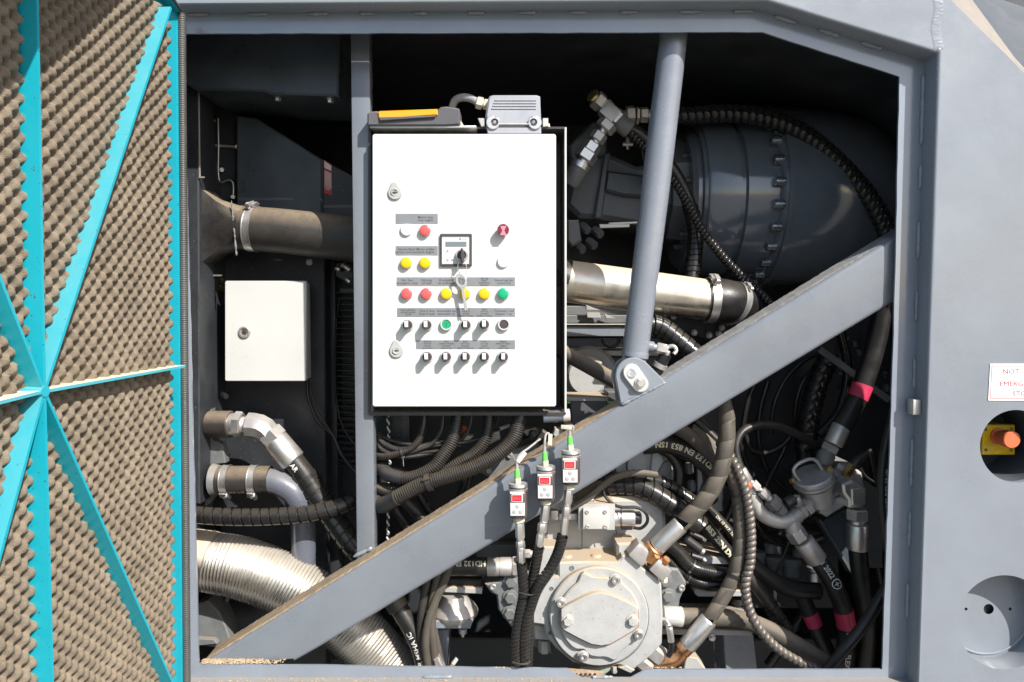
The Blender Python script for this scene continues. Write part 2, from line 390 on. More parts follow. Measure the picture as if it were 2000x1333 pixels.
def ferrule(parent, a, b, r, material='zinc', name='ferrule', grooves=0):
    k = S(a[1], a[2]); R = r*k; m = M(); A = P(*a); B = P(*b)
    pr = [(0, R*.86), (.03, R*.97), (.06, R)]
    for g in range(grooves):
        c = .25+.5*g/max(1,grooves-1) if grooves > 1 else .5
        pr += [(c-.04, R), (c-.03, R*.94), (c+.03, R*.94), (c+.04, R)]
    pr += [(.94, R), (.97, R*.97), (1, R*.86)]
    lathe(m, A, B, pr, 28); return part(name, m, material, parent)
def nut(parent, a, b, r, material='zinc', name='nut', ph=None):
    m = M(); hexa(m, P(*a), P(*b), r*S(a[1], a[2]), ph); return part(name, m, material, parent)
def stub(parent, name, a, b, r, material, r2=None, seg=26):
    m = M(); k = S(a[1], a[2]); cyl(m, P(*a), P(*b), r*k, (r2 or r)*k, seg, .06); return part(name, m, material, parent)
def clamp(parent, path, s, w=.016, ang=0., name='hose_clamp'):
    """worm-drive band round a pipe with its screw housing at angle ang (0 faces out, + towards path left)"""
    m = M(); pos, tg, r = path.at(s); t, n, b = frame_of(tg)
    tube(m, path, s0=s-w/2, s1=s+w/2, dr=.0016, step=w/3, seg=28)
    tube(m, path, s0=s-w/2, s1=s-w/2+.002, dr=.0026, step=.001, seg=28); tube(m, path, s0=s+w/2-.002, s1=s+w/2, dr=.0026, step=.001, seg=28)
    c = part(name, m, 'zinc', parent)
    dirn = n*cos(ang)+b*sin(ang); side = t.cross(dirn)
    rot = Matrix((t, side, dirn)).transposed(); q = pos+dirn*(r+.006)
    h = M(); box(h, q, w*1.05, w*1.25, .009, rot, .0015); box(h, q-side*w*.9-dirn*.003, w*.8, w*.8, .004, rot, .0008)
    part('screw_housing', h, 'zinc', c)
    h = M(); cyl(h, q-side*w*.35+dirn*.004, q+side*w*1.25+dirn*.002, w*.2, seg=12); hexa(h, q+side*w*1.0+dirn*.003, q+side*w*1.5+dirn*.001, w*.38)
    part('screw', h, 'zinc', c)
    return c
def tie(parent, path, s, material='black_plastic', dr=.0025, w=.005, tail=.018, ang=.6):
    m = ring_on(path, s, w, dr); pos, tg, r = path.at(s); t, n, b = frame_of(tg)
    d = n*cos(ang)+b*sin(ang); box(m, pos+d*(r+dr+.001), w*1.4, .006, .005, Matrix((t, t.cross(d), d)).transposed(), .0006)
    if tail: cyl(m, pos+d*(r+dr), pos+d*(r+dr+tail)+t*.004, .0012, seg=6)
    return part('cable_tie', m, material, parent)
# ================================================================ ground in front of the machine
g = M(); g.add([(-300,-300,-1.75),(300,-300,-1.75),(300,300,-1.75),(-300,300,-1.75)], [(0,1,2,3)])
solo('ground', g, 'ground_gravel', None, None, kind='structure')
# ================================================================ machine frame
fr = thing('machine_frame', 'blue-grey painted steel machine housing with a large open service bay and slanting brace', 'machine frame')
zt = P(1497,2,0).z; zb = P(1000,1347,0).z; xr = P(1815,650,0).x
OPEN = [(-.70, P(310,9,0).z), (P(1497,2,0).x, zt), (xr, P(1835,104,0).z), (xr, zb), (-.70, zb)]
LD = .046
LIP = [xz(*q, LD) for q in [(357,66),(1490,63),(1757,150),(1746,650),(1723,1308),(1262,1309),(1232,1325),(1135,1325),(1107,1307),(388,1297)]]
def wave_edge(pts, amp=.0006, step=.03):
    o = []
    for i, a in enumerate(pts):
        b = pts[(i+1)%len(pts)]; a = V(a); b = V(b); n = max(1, int((b-a).length/step))
        for k in range(n):
            q = a.lerp(b, k/n); o.append((q.x+random.uniform(-amp,amp)*(k>0), q.y+random.uniform(-amp,amp)*(k>0)))
    return o
C1 = circ(1985,872,71,56); C2 = circ(1962,1216,92,64)
plate_out = [xz(*q,0) for q in [(-60,-60),(1796,-62),(1857,0),(1923,66),(1964,106),(1994,137),(2090,236),(2090,1430),(-60,1430)]]
m = M(); RB = .006
o5 = offset(OPEN, -RB)
h1 = [xz(*q,0) for q in C1]; h2 = [xz(*q,0) for q in C2]
m.add(*fill([plate_out, o5, h1, h2], 0)); m.add(*fill([plate_out, o5, h1, h2], .012))
for h in (h1, h2, plate_out):
    k = len(h); m.add([(x,0,z) for x,z in h]+[(x,.012,z) for x,z in h], [(i,(i+1)%k,k+(i+1)%k,k+i) for i in range(k)])
part('front_plate', m, 'machine_paint', fr)
m = M(); rings = []
for k in range(6):
    q = pi/2*k/5; rings.append([(x, RB*(1-cos(q)), z) for x,z in offset(OPEN, -RB*(1-sin(q)))])
rings.append([(x,LD+.001,z) for x,z in OPEN])
for a, b in zip(rings, rings[1:]):
    n = len(a); m.add(a+b, [(i,(i+1)%n,n+(i+1)%n,n+i) for i in range(n)])
part('return_flange', m, 'machine_paint_dusty', fr, sharp=40)
m = M(); lw = wave_edge(LIP)
m.add(*fill([offset(OPEN,-.02), lw], LD)); m.add(*fill([offset(OPEN,-.02), lw], LD+.005))
k = len(lw); m.add([(x,LD,z) for x,z in lw]+[(x,LD+.005,z) for x,z in lw], [(i,(i+1)%k,k+(i+1)%k,k+i) for i in range(k)])
part('inner_lip', m, 'lip_paint', fr)
def bead(a, b, r, parent=fr, material='machine_paint', lump=.35, name='weld_bead'):
    m = M(); n = max(3, int((b-a).length/.004)); t, nn, bb = frame_of(b-a); vs = []; sg = 8; fs = []
    for i in range(n+1):
        c = a.lerp(b, i/n); e = 1 if 0 < i < n else .3; rr = r*e*(1+random.uniform(-lump, lump))
        for j in range(sg): vs.append(c+(nn*cos(2*pi*j/sg)+bb*sin(2*pi*j/sg))*rr*(1+random.uniform(-.1,.1)))
    for i in range(n):
        for j in range(sg): fs.append((i*sg+j, i*sg+(j+1)%sg, (i+1)*sg+(j+1)%sg, (i+1)*sg+j))
    m.add(vs, fs); return part(name, m, material, parent, sharp=60)
def on_open(i, f, d=LD-.002, inn=.002):
    a = V(offset(OPEN, inn)[i]); b = V(offset(OPEN, inn)[(i+1)%5]); q = a.lerp(b, f); return V((q.x, d, q.y))
for x0, x1 in ((.05,.085),(.15,.185),(.25,.285),(.335,.36),(.425,.45),(.515,.545),(.60,.63),(.685,.715),(.77,.80),(.868,.905),(.958,.993)):
    bead(on_open(0,x0), on_open(0,x1), .0042)
for f in ((.10,.23),(.36,.49),(.62,.75)): bead(on_open(1,f[0]), on_open(1,f[1]), .0048)
for f in ((.02,.13),(.16,.20),(.25,.31),(.36,.41),(.47,.52),(.60,.68),(.72,.78),(.84,.90)): bead(on_open(2,f[0]), on_open(2,f[1]), .0042, lump=.3)
for f in ((.62,.66),(.40,.43)): bead(on_open(3,f[0]), on_open(3,f[1]), .004)
from mathutils import noise as mn
m = M(); NX, NZ = 9, 60; vs = []
for i in range(NZ+1):
    for j in range(NX+1):
        px_ = 1818+j*2.8+3*sin(i*.13); py_ = -4+i*1.7; e = min(1, j/2.5, (NX-j)/2.5, i/4, (NZ-i)/4)
        q = P(px_, py_, 0); hgt_ = .55*(.0008+.0017*abs(mn.noise(V((px_*.11, py_*.16, 2))))+.0006*mn.noise(V((px_*.4, py_*.4, 8))))*e
        vs.append((q.x, -max(hgt_, -.0004) if e > 0 else .0008, q.z))
m.add(vs, [(i*(NX+1)+j, i*(NX+1)+j+1, (i+1)*(NX+1)+j+1, (i+1)*(NX+1)+j) for i in range(NZ) for j in range(NX)]); part('weld_seam', m, 'machine_paint', fr, sharp=60)
bead(P(1829,104,.002), P(1838,92,.002), .004)
# small bright clip in the right rebate
m = M(); pbox(m, 1784,781,1799,811,.018,.040,.002); part('latch_tab', m, 'zinc_dull', fr)
# round recesses
m = M()
def cup(m, h, depth, hole=None):
    k = len(h); cx = sum(p[0] for p in h)/k; cz = sum(p[1] for p in h)/k
    m.add([(x,.012,z) for x,z in h]+[(x,depth,z) for x,z in h], [(i,(i+1)%k,k+(i+1)%k,k+i) for i in range(k)])
    m.add(*fill([h]+(hole or []), depth)); return m
dd = .053
small = [[xz(*q,dd) for q in circ(1931,1190,10,18)], [xz(*q,dd) for q in circ(1887,1190,3,8)], [xz(*q,dd) for q in circ(1973,1190,3,8)]]
cup(m, h2, dd, small); part('round_recess', m, 'machine_paint', fr, label='lower round recess with a centre hole and two small holes')
m = M(); box(m, P(1931,1190,dd+.012), .17,.004,.12); part('recess_backing', m, 'inner_paint', fr)
cw = P(1962,1216,0)
m = M(); tube(m, Path([(cw.x+.0905*cos(-q_), dd-.0005, cw.z+.0905*sin(-q_), .0022+.0005*random.random()) for q_ in [pi*.02+i*.06 for i in range(36)]], .002, world=True), seg=8, step=.003); part('weld_bead', m, 'machine_paint', fr)
m = M(); cup(m, h1, .13); part('round_recess', m, 'duct_paint', fr, label='upper round recess holding the emergency stop')
bead(P(1941,934,.075), P(1985,930,.08), .002, material='lock_grey')
# sloping corner top right
m = M()
A = [P(1857,0,.001),P(1923,66,.001),P(1964,106,.001),P(1994,137,.001),P(2090,236,.001)]
B = [P(1893,-8,.10),P(1910,15,.10),P(1940,56,.08),P(1981,112,.035),P(2090,232,.006)]
C_ = [P(1925,-60,.40),P(1952,-2,.40),P(2000,14,.40),P(2060,34,.40),P(2130,60,.40)]
m.add(A+B, [(i,i+1,6+i,5+i) for i in range(4)]); part('corner_chamfer', m, 'cream_dust', fr)
m = M(); m.add(B+C_, [(i,i+1,6+i,5+i) for i in range(4)]); m.add([p+V((0,.006,-.008)) for p in B+C_], [(i,i+1,6+i,5+i) for i in range(4)]); part('roof_panel', m, 'slate_shade', fr)
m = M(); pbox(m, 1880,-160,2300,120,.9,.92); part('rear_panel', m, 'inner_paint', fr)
# inside shell
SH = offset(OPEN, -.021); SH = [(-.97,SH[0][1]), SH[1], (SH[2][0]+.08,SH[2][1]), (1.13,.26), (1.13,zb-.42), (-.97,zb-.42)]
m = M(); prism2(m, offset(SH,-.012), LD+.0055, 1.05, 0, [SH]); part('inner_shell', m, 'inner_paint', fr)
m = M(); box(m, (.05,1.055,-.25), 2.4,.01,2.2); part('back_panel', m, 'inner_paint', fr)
# ---- slanting brace (front .063, back .14)
BU = [(388,1299),(1762,452)]; b0 = P(388,1299,.063); b1 = P(1760,455,.063); l0 = P(566,1301,.063); l1 = P(1760,583,.063)
bx = (b1-b0).normalized(); zf = P(1000,1306,LD).z+.004
def beam_x(z, a, b): return a.x+(z-a.z)*(b.x-a.x)/(b.z-a.z)
m = M(); out = [(beam_x(zf,b0,b1), zf), (beam_x(zf,l0,l1), zf), (l1.x+.03, l1.z+.03*(l1.z-l0.z)/(l1.x-l0.x)), (b1.x+.03, b1.z+.03*bx.z/bx.x)]
# rounded square section: front face, two rounded edges, top and bottom
def sect(m, A, B, C, D, y0, y1, r, n=4):
    """A-B upper edge line, C-D lower edge line (xz tuples)"""
    prof = []
    up = (V(A)-V(C)); 
    for k in range(n+1): q = pi/2*k/n; prof.append(('u', r*(1-sin(q)), y0+r*(1-cos(q))))
    rows = [('u', 0, y1)]+[('u', r*(1-sin(q)), y0+r*(1-cos(q))) for q in [pi/2*(n-k)/n for k in range(n+1)]]
    rows = [('u',0,y1)]+[('u', r*(1-cos(pi/2*k/n)), y0+r*(1-sin(pi/2*k/n))) for k in range(n+1)]+[('l', r*(1-cos(pi/2*(n-k)/n)), y0+r*(1-sin(pi/2*(n-k)/n))) for k in range(n+1)]+[('l',0,y1)]
    du = (V(B)-V(A)).normalized(); nu = V((du.y,-du.x)); NS = 24; vs = []
    for side, e, y in rows:
        for i in range(NS+1):
            p = (V(A).lerp(V(B), i/NS)+nu*e) if side == 'u' else (V(C).lerp(V(D), i/NS)-nu*e)
            vs.append((p.x, y, p.y))
    w_ = NS+1; R = len(rows)
    m.add(vs, [(a*w_+i, a*w_+i+1, ((a+1)%R)*w_+i+1, ((a+1)%R)*w_+i) for a in range(R) for i in range(NS)]+[tuple(a*w_ for a in range(R)), tuple(a*w_+NS for a in range(R))])
sect(m, out[0], out[3], out[1], out[2], .063, .14, .010)
br = part('diagonal_brace', m, 'brace_paint', fr, sharp=50)
# layer of dust lying along the upper face of the brace
def dust_strip(f0, f1, mname, NS, thick):
    m = M(); vs = []; A = V(out[0]).lerp(V(out[3]), f0); B_ = V(out[0]).lerp(V(out[3]), f1); du = (V(out[3])-V(out[0])).normalized(); nu = V((-du.y, du.x))
    for i in range(NS+1):
        f = i/NS; p = A.lerp(B_, f); g_ = f0+(f1-f0)*f; fade = min(1, f*12, (1-f)*6)
        for y in (.064,.069,.085,.105,.125,.139):
            e = (.0004+random.random()*thick)*fade
            yy = y+(.0012+.004*min(1,g_*1.4)+random.uniform(-.0014,.0014) if y < .07 else random.uniform(-.002,.002)); ee = e - (.0 if y > .066 else max(0, .0075-.006*min(1,g_*1.5))+random.random()*.0012)
            vs.append((p.x+nu.x*ee, yy, p.y+nu.y*ee))
    m.add(vs, [(i*6+j, i*6+j+1, (i+1)*6+j+1, (i+1)*6+j) for i in range(NS) for j in range(5)])
    part('dust_layer', m, mname, br, sharp=80)
dust_strip(0, .60, 'dirt', 260, .0009); dust_strip(.62, .97, 'pale_dust', 120, .0008)
# strut upright behind the brace
m = M(); pa = P(684,60,.13); pb = P(721,60,.13); zlo = P(700,1110,.13).z
box(m, ((pa.x+pb.x)/2, .148, (P(700,40,.13).z+zlo)/2), pb.x-pa.x, .034, P(700,40,.13).z-zlo, None, .004)
st = part('upright_strut', m, 'brace_paint', fr)
bead(P(690,1088,.128), P(728,1070,.128), .004, parent=st, lump=.4)
# dirt lying on the bottom lip and flange
m = M(); random.seed(3)
def grit(m, n, fx, size=(.001,.0035)):
    for _ in range(n):
        c = fx(); s_ = random.uniform(*size); h = [V(q)*s_*random.uniform(.6,1.3) for q in ((1,0,0),(0,1,0),(-1,0,0),(0,-1,0),(0,0,.6),(0,0,-.4))]
        a = random.uniform(0,6.3); h = [V((q.x*cos(a)-q.y*sin(a), q.x*sin(a)+q.y*cos(a), q.z))+c for q in h]
        m.add(h, [(0,1,4),(1,2,4),(2,3,4),(3,0,4),(1,0,5),(2,1,5),(3,2,5),(0,3,5)])
grit(m, 700, lambda: V((P(random.triangular(388,560,400),1300,LD).x, random.uniform(LD,LD+.018), P(500,1297,LD).z+random.random()*.002)))
grit(m, 260, lambda: V((random.uniform(-.65,.10), random.uniform(.015,LD-.002), zb+.0008)), (.001,.003))
grit(m, 60, lambda: V((random.choice([-.27,-.30,.33,.30,-.02])+random.uniform(-.02,.02), LD+.002, P(1000,1306,LD).z+.001)))
o = part('grit', m, 'dirt', fr); o['kind'] = 'stuff'
# ================================================================ foam-lined door
dr = thing('acoustic_door', 'open turquoise steel door lined with brown-grey egg-crate foam between welded ribs', 'door')
def Dp(t, z, h): return V((-.6485+.0177*z-.064*t+.998*h, -.998*t-.064*h+.002, z))
def Dinv(px, py, h):
    c = V((0,-CD,0)); r = P(px, py, 0)-c; o0 = Dp(0,0,h); e1 = Dp(1,0,h)-o0; e2 = Dp(0,1,h)-o0; n = e1.cross(e2)
    q = c+r*((o0-c).dot(n)/r.dot(n)); return ((q-o0).dot(e1)/e1.length_squared, q.z)
ZT = P(1000,24,0).z*1.003; ZB = -.97; TW = .80
def dbox(m, t0, t1, z0, z1, h0, h1):
    v = [Dp(t,z,h) for t in (t0,t1) for z in (z0,z1) for h in (h0,h1)]
    return m.add(v, [(0,1,3,2),(4,6,7,5),(0,4,5,1),(2,3,7,6),(0,2,6,4),(1,5,7,3)])
m = M(); dbox(m, 0, TW, ZB, ZT, -.004, 0); part('door_skin', m, 'teal', dr)
m = M(); dbox(m, 0, .004, ZB, ZT, .0, .008); part('hinge_edge', m, 'teal', dr)
m = M(); FL = [(0,.006),(.1,.031),(.25,.072),(.56,.205),(TW,.29)]; v = [Dp(t,ZT,h) for t,h in FL]+[Dp(t,ZT,0) for t,h in FL]; v2 = [p-V((0,0,.004)) for p in v]
m.add(v+v2, [(i,i+1,6+i,5+i) for i in range(4)]+[(10+i,15+i,16+i,11+i) for i in range(4)]+[(i,10+i,11+i,i+1) for i in range(4)]+[(0,5,15,10),(4,14,19,9)]); part('top_flange', m, 'teal', dr)
m = M(); pts = [Dp(t, ZT+.001, h) for t,h in FL]
tube(m, Path([(*p,.0035) for p in pts], .0035, world=True), [(0,0),(.5,.0006)], .004, 8); part('edge_trim', m, 'seal_rubber', dr)
m = M(); tube(m, Path([(*(Dp(-.006,z,.0065)+V((0,-.004,0))),.0075) for z in (ZT-.004,.3,0,-.3,-.6,-.9)], .0075, world=True), [(0,0),(.35,.0007),(.7,0)], .0042, 12)
part('door_seal', m, 'seal_rubber', dr)
HR = .056; hub = Dinv(88,765,HR)
def rib(px1, py1, name='rib', ext=0., material='teal', h=HR):
    t1, z1 = Dinv(px1, py1, h); a = V(hub); b = V((t1, z1)); dd_ = (b-a).normalized(); b = b+dd_*ext; n = V((-dd_.y, dd_.x))*.0022; m = M()
    vs = []
    for q in (a, b):
        for s in (-1, 1):
            for hh in (0, h): p = q+n*s; vs.append(Dp(p.x, p.y, hh))
    m.add(vs, [(0,1,3,2),(4,6,7,5),(0,4,5,1),(2,3,7,6),(0,2,6,4),(1,5,7,3)]); part(name, m, material, dr)
    return atan2(dd_.y, dd_.x)
angs = []
for px1, py1, ext, mt in ((73,2,.3,'teal'),(325,44,.035,'teal'),(362,716,.0,'teal_dusty'),(338,1333,.02,'teal'),(104,1333,.3,'teal'),(0,1092,.3,'teal'),(0,787,.3,'teal_dusty'),(0,541,.3,'teal')):
    if px1 == 73: t1 = hub[0]; 
    angs.append(rib(px1, py1, ext=ext, material=mt))
m = M(); lathe(m, Dp(hub[0],hub[1],.0), Dp(hub[0],hub[1],HR+.001), [(0,.012),(1,.008)], 12); part('rib_hub', m, 'teal', dr)
stp = .0031; T0, T1, Z0, Z1 = .084, .56, -.80, ZT-.030
nt_ = int((T1-T0)/stp); nz_ = int((Z1-Z0)/stp); PT, PZ = .0272, .0252
hgt = []
for i in range(nt_+1):
    row = []
    for j in range(nz_+1):
        t = T0+i*stp; z = Z0+j*stp
        e = mn.noise(V((t*22, z*22, 3.1))); e2 = mn.noise(V((t*160, z*160, 7.)))
        tt = t+.0025*mn.noise(V((t*9, z*9, 1.))); zz = z+.003*mn.noise(V((t*9, z*9, 5.)))
        f = cos(2*pi*tt/PT)*cos(2*pi*zz/PZ)
        f = .80*(1-(.5-.5*f)**4.0)+.20*(.5+.5*f)
        edge = min(1, (t-T0)/.008)*min(1, (Z1-z)/.006)
        row.append((.0095+.029*f*(1+.10*e)+.0012*e2)*(.55+.45*edge))
    hgt.append(row)
import bisect as bs_
order = sorted((a%(2*pi)) for a in angs)
sec = {}
for i in range(nt_):
    for j in range(nz_):
        t = T0+(i+.5)*stp; z = Z0+(j+.5)*stp
        if t < T0+.010*(.6+mn.noise(V((0, z*28, 4.)))+.4*mn.noise(V((1, z*90, 4.)))): continue
        a = atan2(z-hub[1], t-hub[0])%(2*pi)
        sec.setdefault(bs_.bisect_left(order, a)%8, []).append((i, j))
for s_, cells in sorted(sec.items()):
    idx = {}; vs = []; fs = []
    def vid(i, j):
        if (i, j) not in idx: idx[(i, j)] = len(vs); vs.append(Dp(T0+i*stp+random.uniform(-.0004,.0004), Z0+j*stp+random.uniform(-.0004,.0004), hgt[i][j]))
        return idx[(i, j)]
    cs = set(cells)
    for i, j in cells: fs.append((vid(i,j), vid(i+1,j), vid(i+1,j+1), vid(i,j+1)))
    # skirts down to the skin
    for i, j in cells:
        for (di, dj, a, b) in ((-1,0,(i,j),(i,j+1)),(1,0,(i+1,j+1),(i+1,j)),(0,-1,(i+1,j),(i,j)),(0,1,(i,j+1),(i+1,j+1))):
            if (i+di, j+dj) not in cs:
                k0 = len(vs); vs.append(Dp(T0+a[0]*stp, Z0+a[1]*stp, .0005)); vs.append(Dp(T0+b[0]*stp, Z0+b[1]*stp, .0005)); fs.append((vid(*a), vid(*b), k0+1, k0))
    m = M(); m.add(vs, fs); part('foam_panel', m, 'foam', dr, sharp=70)
# ================================================================ control cabinet
cb = thing('control_cabinet', 'white control cabinet with rows of coloured push buttons and switches in the open bay', 'control cabinet')
CF = .10
m = M(); prism(m, rrect(727,262,1086,795,5), CF, CF+.018, .0015); part('cabinet_door', m, 'white_enamel', cb)
m = M(); pbox(m, 735,270,1078,787,CF+.0185,.235); part('cabinet_body', m, 'white_enamel_side', cb)
m = M(); ti = [xz(*q,.124) for q in rrect(724,252,1102,806,3)]; to = [xz(*q,.124) for q in rrect(719,248,1106,812,5)]
prism2(m, to, .124, .24, .0, [ti]); prism2(m, to, .24, .245); part('mounting_tray', m, 'tray_black', cb)
m = M(); tl = [xz(*q,.122) for q in [(1103,249),(1106.5,249),(1106.5,806),(1103,806)]]; prism2(m, tl, .1215, .124, 0); tl = [xz(*q,.122) for q in [(719,247),(925,248),(925,250.5),(719,250)]]; prism2(m, tl, .1215, .124, 0)  # sun on the rim edge, painted in as thin pale strips
part('tray_lit_edge', m, 'white_enamel_side', cb, label='sunlit line along the tray edge, put in as pale strips')
def lock(cx, cy):
    m = M(); hull = [(cx+14*cos(a), cy+3+14*sin(a)) for a in [radians(d) for d in range(-25,206,15)]]+[(cx-1+7.5*cos(a), cy-11+7.5*sin(a)) for a in [radians(d) for d in range(190,351,20)]]
    prism(m, hull, CF-.0045, CF, .0018); l = part('cabinet_lock', m, 'lock_grey', cb)
    m = M(); lathe(m, P(cx,cy+2,CF-.004), P(cx,cy+2,CF-.0062), [(0,.0085),(1,.0075),(1,.006),(.2,.006),(.2,0)], 20); part('lock_barrel', m, 'lock_grey', l)
    m = M(); prism(m, [(cx-5,cy+2.6),(cx-5,cy+1.4),(cx+5,cy+1.4),(cx+5,cy+2.6)], CF-.0061, CF-.0045, 0); cyl(m, P(cx,cy+2,CF-.0046), P(cx,cy+2,CF-.0066), .0023, seg=12); part('lock_slot', m, 'btn_dark', l)
lock(771,374); lock(774,683)
def lamp_button(px, py, colour, h=.0105, r=11.6):
    m = M(); a = P(px,py,CF); R = r*S(py,CF); lathe(m, a, a-V((0,.0042,0)), [(0,R*1.02),(.6,R*1.02),(1,R*.94)], 28); b = part('push_button', m, 'bezel' if colour != 'btn_white' else 'btn_white', cb)
    m = M(); lathe(m, a-V((0,.004,0)), a-V((0,h,0)), [(0,R*.93),(.55,R*.93),(.85,R*.86),(1,R*.72),(1.02,R*.35),(1.03,0)], 28); part('button_cap', m, colour, b); return b
for px, py, c in ((831,451,'btn_red'),(794,514,'btn_amber'),(831,514,'btn_amber'),(795,574,'btn_red'),(833,574,'btn_red'),(872,574,'btn_amber'),(908,574,'btn_amber'),(946,574,'btn_amber'),(983,574,'btn_green')):
    lamp_button(px, py, c)
for px, py in ((794,450),(983,512)): lamp_button(px, py, 'btn_white', .006)
m = M(); a = P(983,451,CF); k = S(451,CF); lathe(m, a, a-V((0,.020,0)), [(0,.0085),(.4,.0085),(.45,.012),(.9,.0122),(1,.011)], 28); b = part('push_button', m, 'btn_maroon', cb, label='tall dark red pushbutton with a pale centre')
m = M(); f0 = CF-.0204; prism(m, [(977,442),(989,442),(985,451),(990,460),(976,460),(981,451)], f0, f0+.001, .0002); part('button_mark', m, 'btn_pink', b)
def flush(px, py, c, mark=False):
    m = M(); a = P(px,py,CF); lathe(m, a, a-V((0,.008,0)), [(0,.0128),(.7,.0128),(1,.0118),(1,.0102),(.7,.0100)], 28); b = part('push_button', m, 'bezel', cb)
    m = M(); cyl(m, a, a-V((0,.0062,0)), .0098, seg=26); part('button_cap', m, c, b)
    if mark:
        m = M(); box(m, a-V((0,.0063,0)), .0014,.0004,.009); part('button_mark', m, 'print_black', b)
flush(872,634,'btn_green',True); flush(984,634,'btn_dark')
def selector(px, py):
    m = M(); a = P(px,py,CF); lathe(m, a, a-V((0,.0055,0)), [(0,.0126),(.7,.0126),(1,.0116)], 28); b = part('selector_switch', m, 'bezel', cb)
    m = M(); lathe(m, a-V((0,.005,0)), a-V((0,.012,0)), [(0,.0100),(.8,.0100),(1,.0092)], 26)
    rot = Matrix.Rotation(radians(random.uniform(-3,3)),3,'Y'); box(m, a-V((0,.0185,-.0005)), .0088,.014,.0195, rot, .0018); part('switch_knob', m, 'btn_dark', b)
    m = M(); box(m, a-V((0,.0258,-.0028)), .0072,.0008,.0128, rot, .0003); part('knob_insert', m, 'btn_white', b)
for px, py in ((797,635),(834,635),(910,635),(946,634),(835,697),(872,697),(909,697),(946,697),(983,697)): selector(px, py)
strips = [((773,418,855,437), [(831,['Motor stop','stop engine'])]),
 ((773,481,855,499), [(794,['Service Band','service conveyor']),(831,['Motor prüfen','check engine'])]),
 ((775,542,1006,559), [(795,['Not Aus','emergency stop']),(833,['Störung','oil heat']),(872,['Druckabfall','air pollution']),(908,['Tank','fuel']),(946,['Störung','Band','disturbance','conveyor']),(984,['Steuerung ein','control on'])]),
 ((776,602,1006,619), [(797,['Funk quittieren','remote control','on/off']),(834,['Fern 0 Aus','from 0 auto']),(872,['Automatik ein','automatic on']),(910,['Brecher','auf 0 zu','crusher','further 0 home']),(946,['Band','auf 0 zu','conveyor','further 0 home']),(984,['Trommel 1 auf','hopper 1 up'])]),
 ((813,665,1006,682), [(835,['Brecher','auf 0 ab','crusher','up 0 down']),(872,['Band','senken 0 heben','conveyor','down 0 up']),(909,['Band','ein 0 aus','conveyor','fold in 0 fold out']),(946,['Trichter 1','ab 0 auf','hopper','down 0 up']),(983,['Magnet','senken 0 heben','magnet','down 0 up'])])]
for (x0,y0,x1,y1), cols in strips:
    m = M(); prism(m, [(x0,y0),(x1,y0),(x1,y1),(x0,y1)], CF-.0009, CF, .0002); s_ = part('label_strip', m, 'strip_grey', cb)
    m = M()
    for cx, lines in cols:
        n = len(lines); lh = 4.0 if n > 2 else 5.2; yc = (y0+y1)/2
        for i, tx in enumerate(lines): flat_text(m, tx, cx, yc+(i-(n-1)/2)*lh*1.08, CF-.0011, lh*.92, .012, .92 if n > 2 else 1.)
    part('lettering', m, 'print_black', s_)
# display unit
m = M(); prism(m, rrect(859.5,457,921.5,520.5,2), CF-.006, CF, .001, [rrect(863,461,918,516,1)]); du_ = part('display_unit', m, 'btn_dark', cb)
m = M(); prism(m, [(862,460),(919,460),(919,517),(862,517)], CF-.0035, CF-.0005, 0); part('display_face', m, 'white_enamel', du_)
m = M(); prism(m, [(870,472.5),(911,472.5),(911,482),(870,482)], CF-.0042, CF-.003, .0002); part('display_screen', m, 'screen_grey', du_)
m = M(); flat_text(m, '↗', 873, 492, CF-.004, 5, .03) if False else None
for (x, y, s_) in ((873,492,1),(873,508,-1)):
    prism(m, [(x-2.4,y+2*s_),(x-1.6,y+2.6*s_),(x+2,y-1.2*s_),(x+1.4,y-2*s_)], CF-.0037, CF-.0034, 0); prism(m, [(x-.5,y-2.6*s_),(x+2.6,y-2.8*s_),(x+2.4,y+.6*s_),(x+1.4,y-1.6*s_)], CF-.0037, CF-.0034, 0)
flat_text(m, 'ok', 884, 508, CF-.0037, 4.5, .02); prism(m, [(897,466),(900,466),(900,468.6),(897,468.6)], CF-.0037, CF-.0034, 0); flat_text(m, 'control', 907, 467.2, CF-.0037, 2.2, .0)
part('lettering', m, 'print_black', du_)
m = M(); a = P(902,499,CF-.003); lathe(m, a, a-V((0,.007,0)), [(0,.0128),(.5,.0128),(1,.0118),(1,.0098),(.3,.0094)], 28); kn = part('key_switch', m, 'zinc_dull', cb)
m = M(); cyl(m, a, a-V((0,.005,0)), .0094, seg=24); bq = prism(m, [(899.5,487),(902,483.5),(904.5,488),(906,500),(905,512),(902.5,514.5),(900,511),(898.5,500)], CF-.026, CF-.007, .0022); part('switch_knob', m, 'btn_dark', kn)
# dirty marks on the door are thin smears of dried mud
m = M(); 
for pts in ([(794,724),(798,722),(803,732),(806,743),(803,744),(799,736)], [(822,731),(825,728),(824,742),(826,748),(823,755),(821,742)]): prism(m, pts, CF-.0003, CF, 0)
part('mud_smear', m, 'gland_ivory', cb)
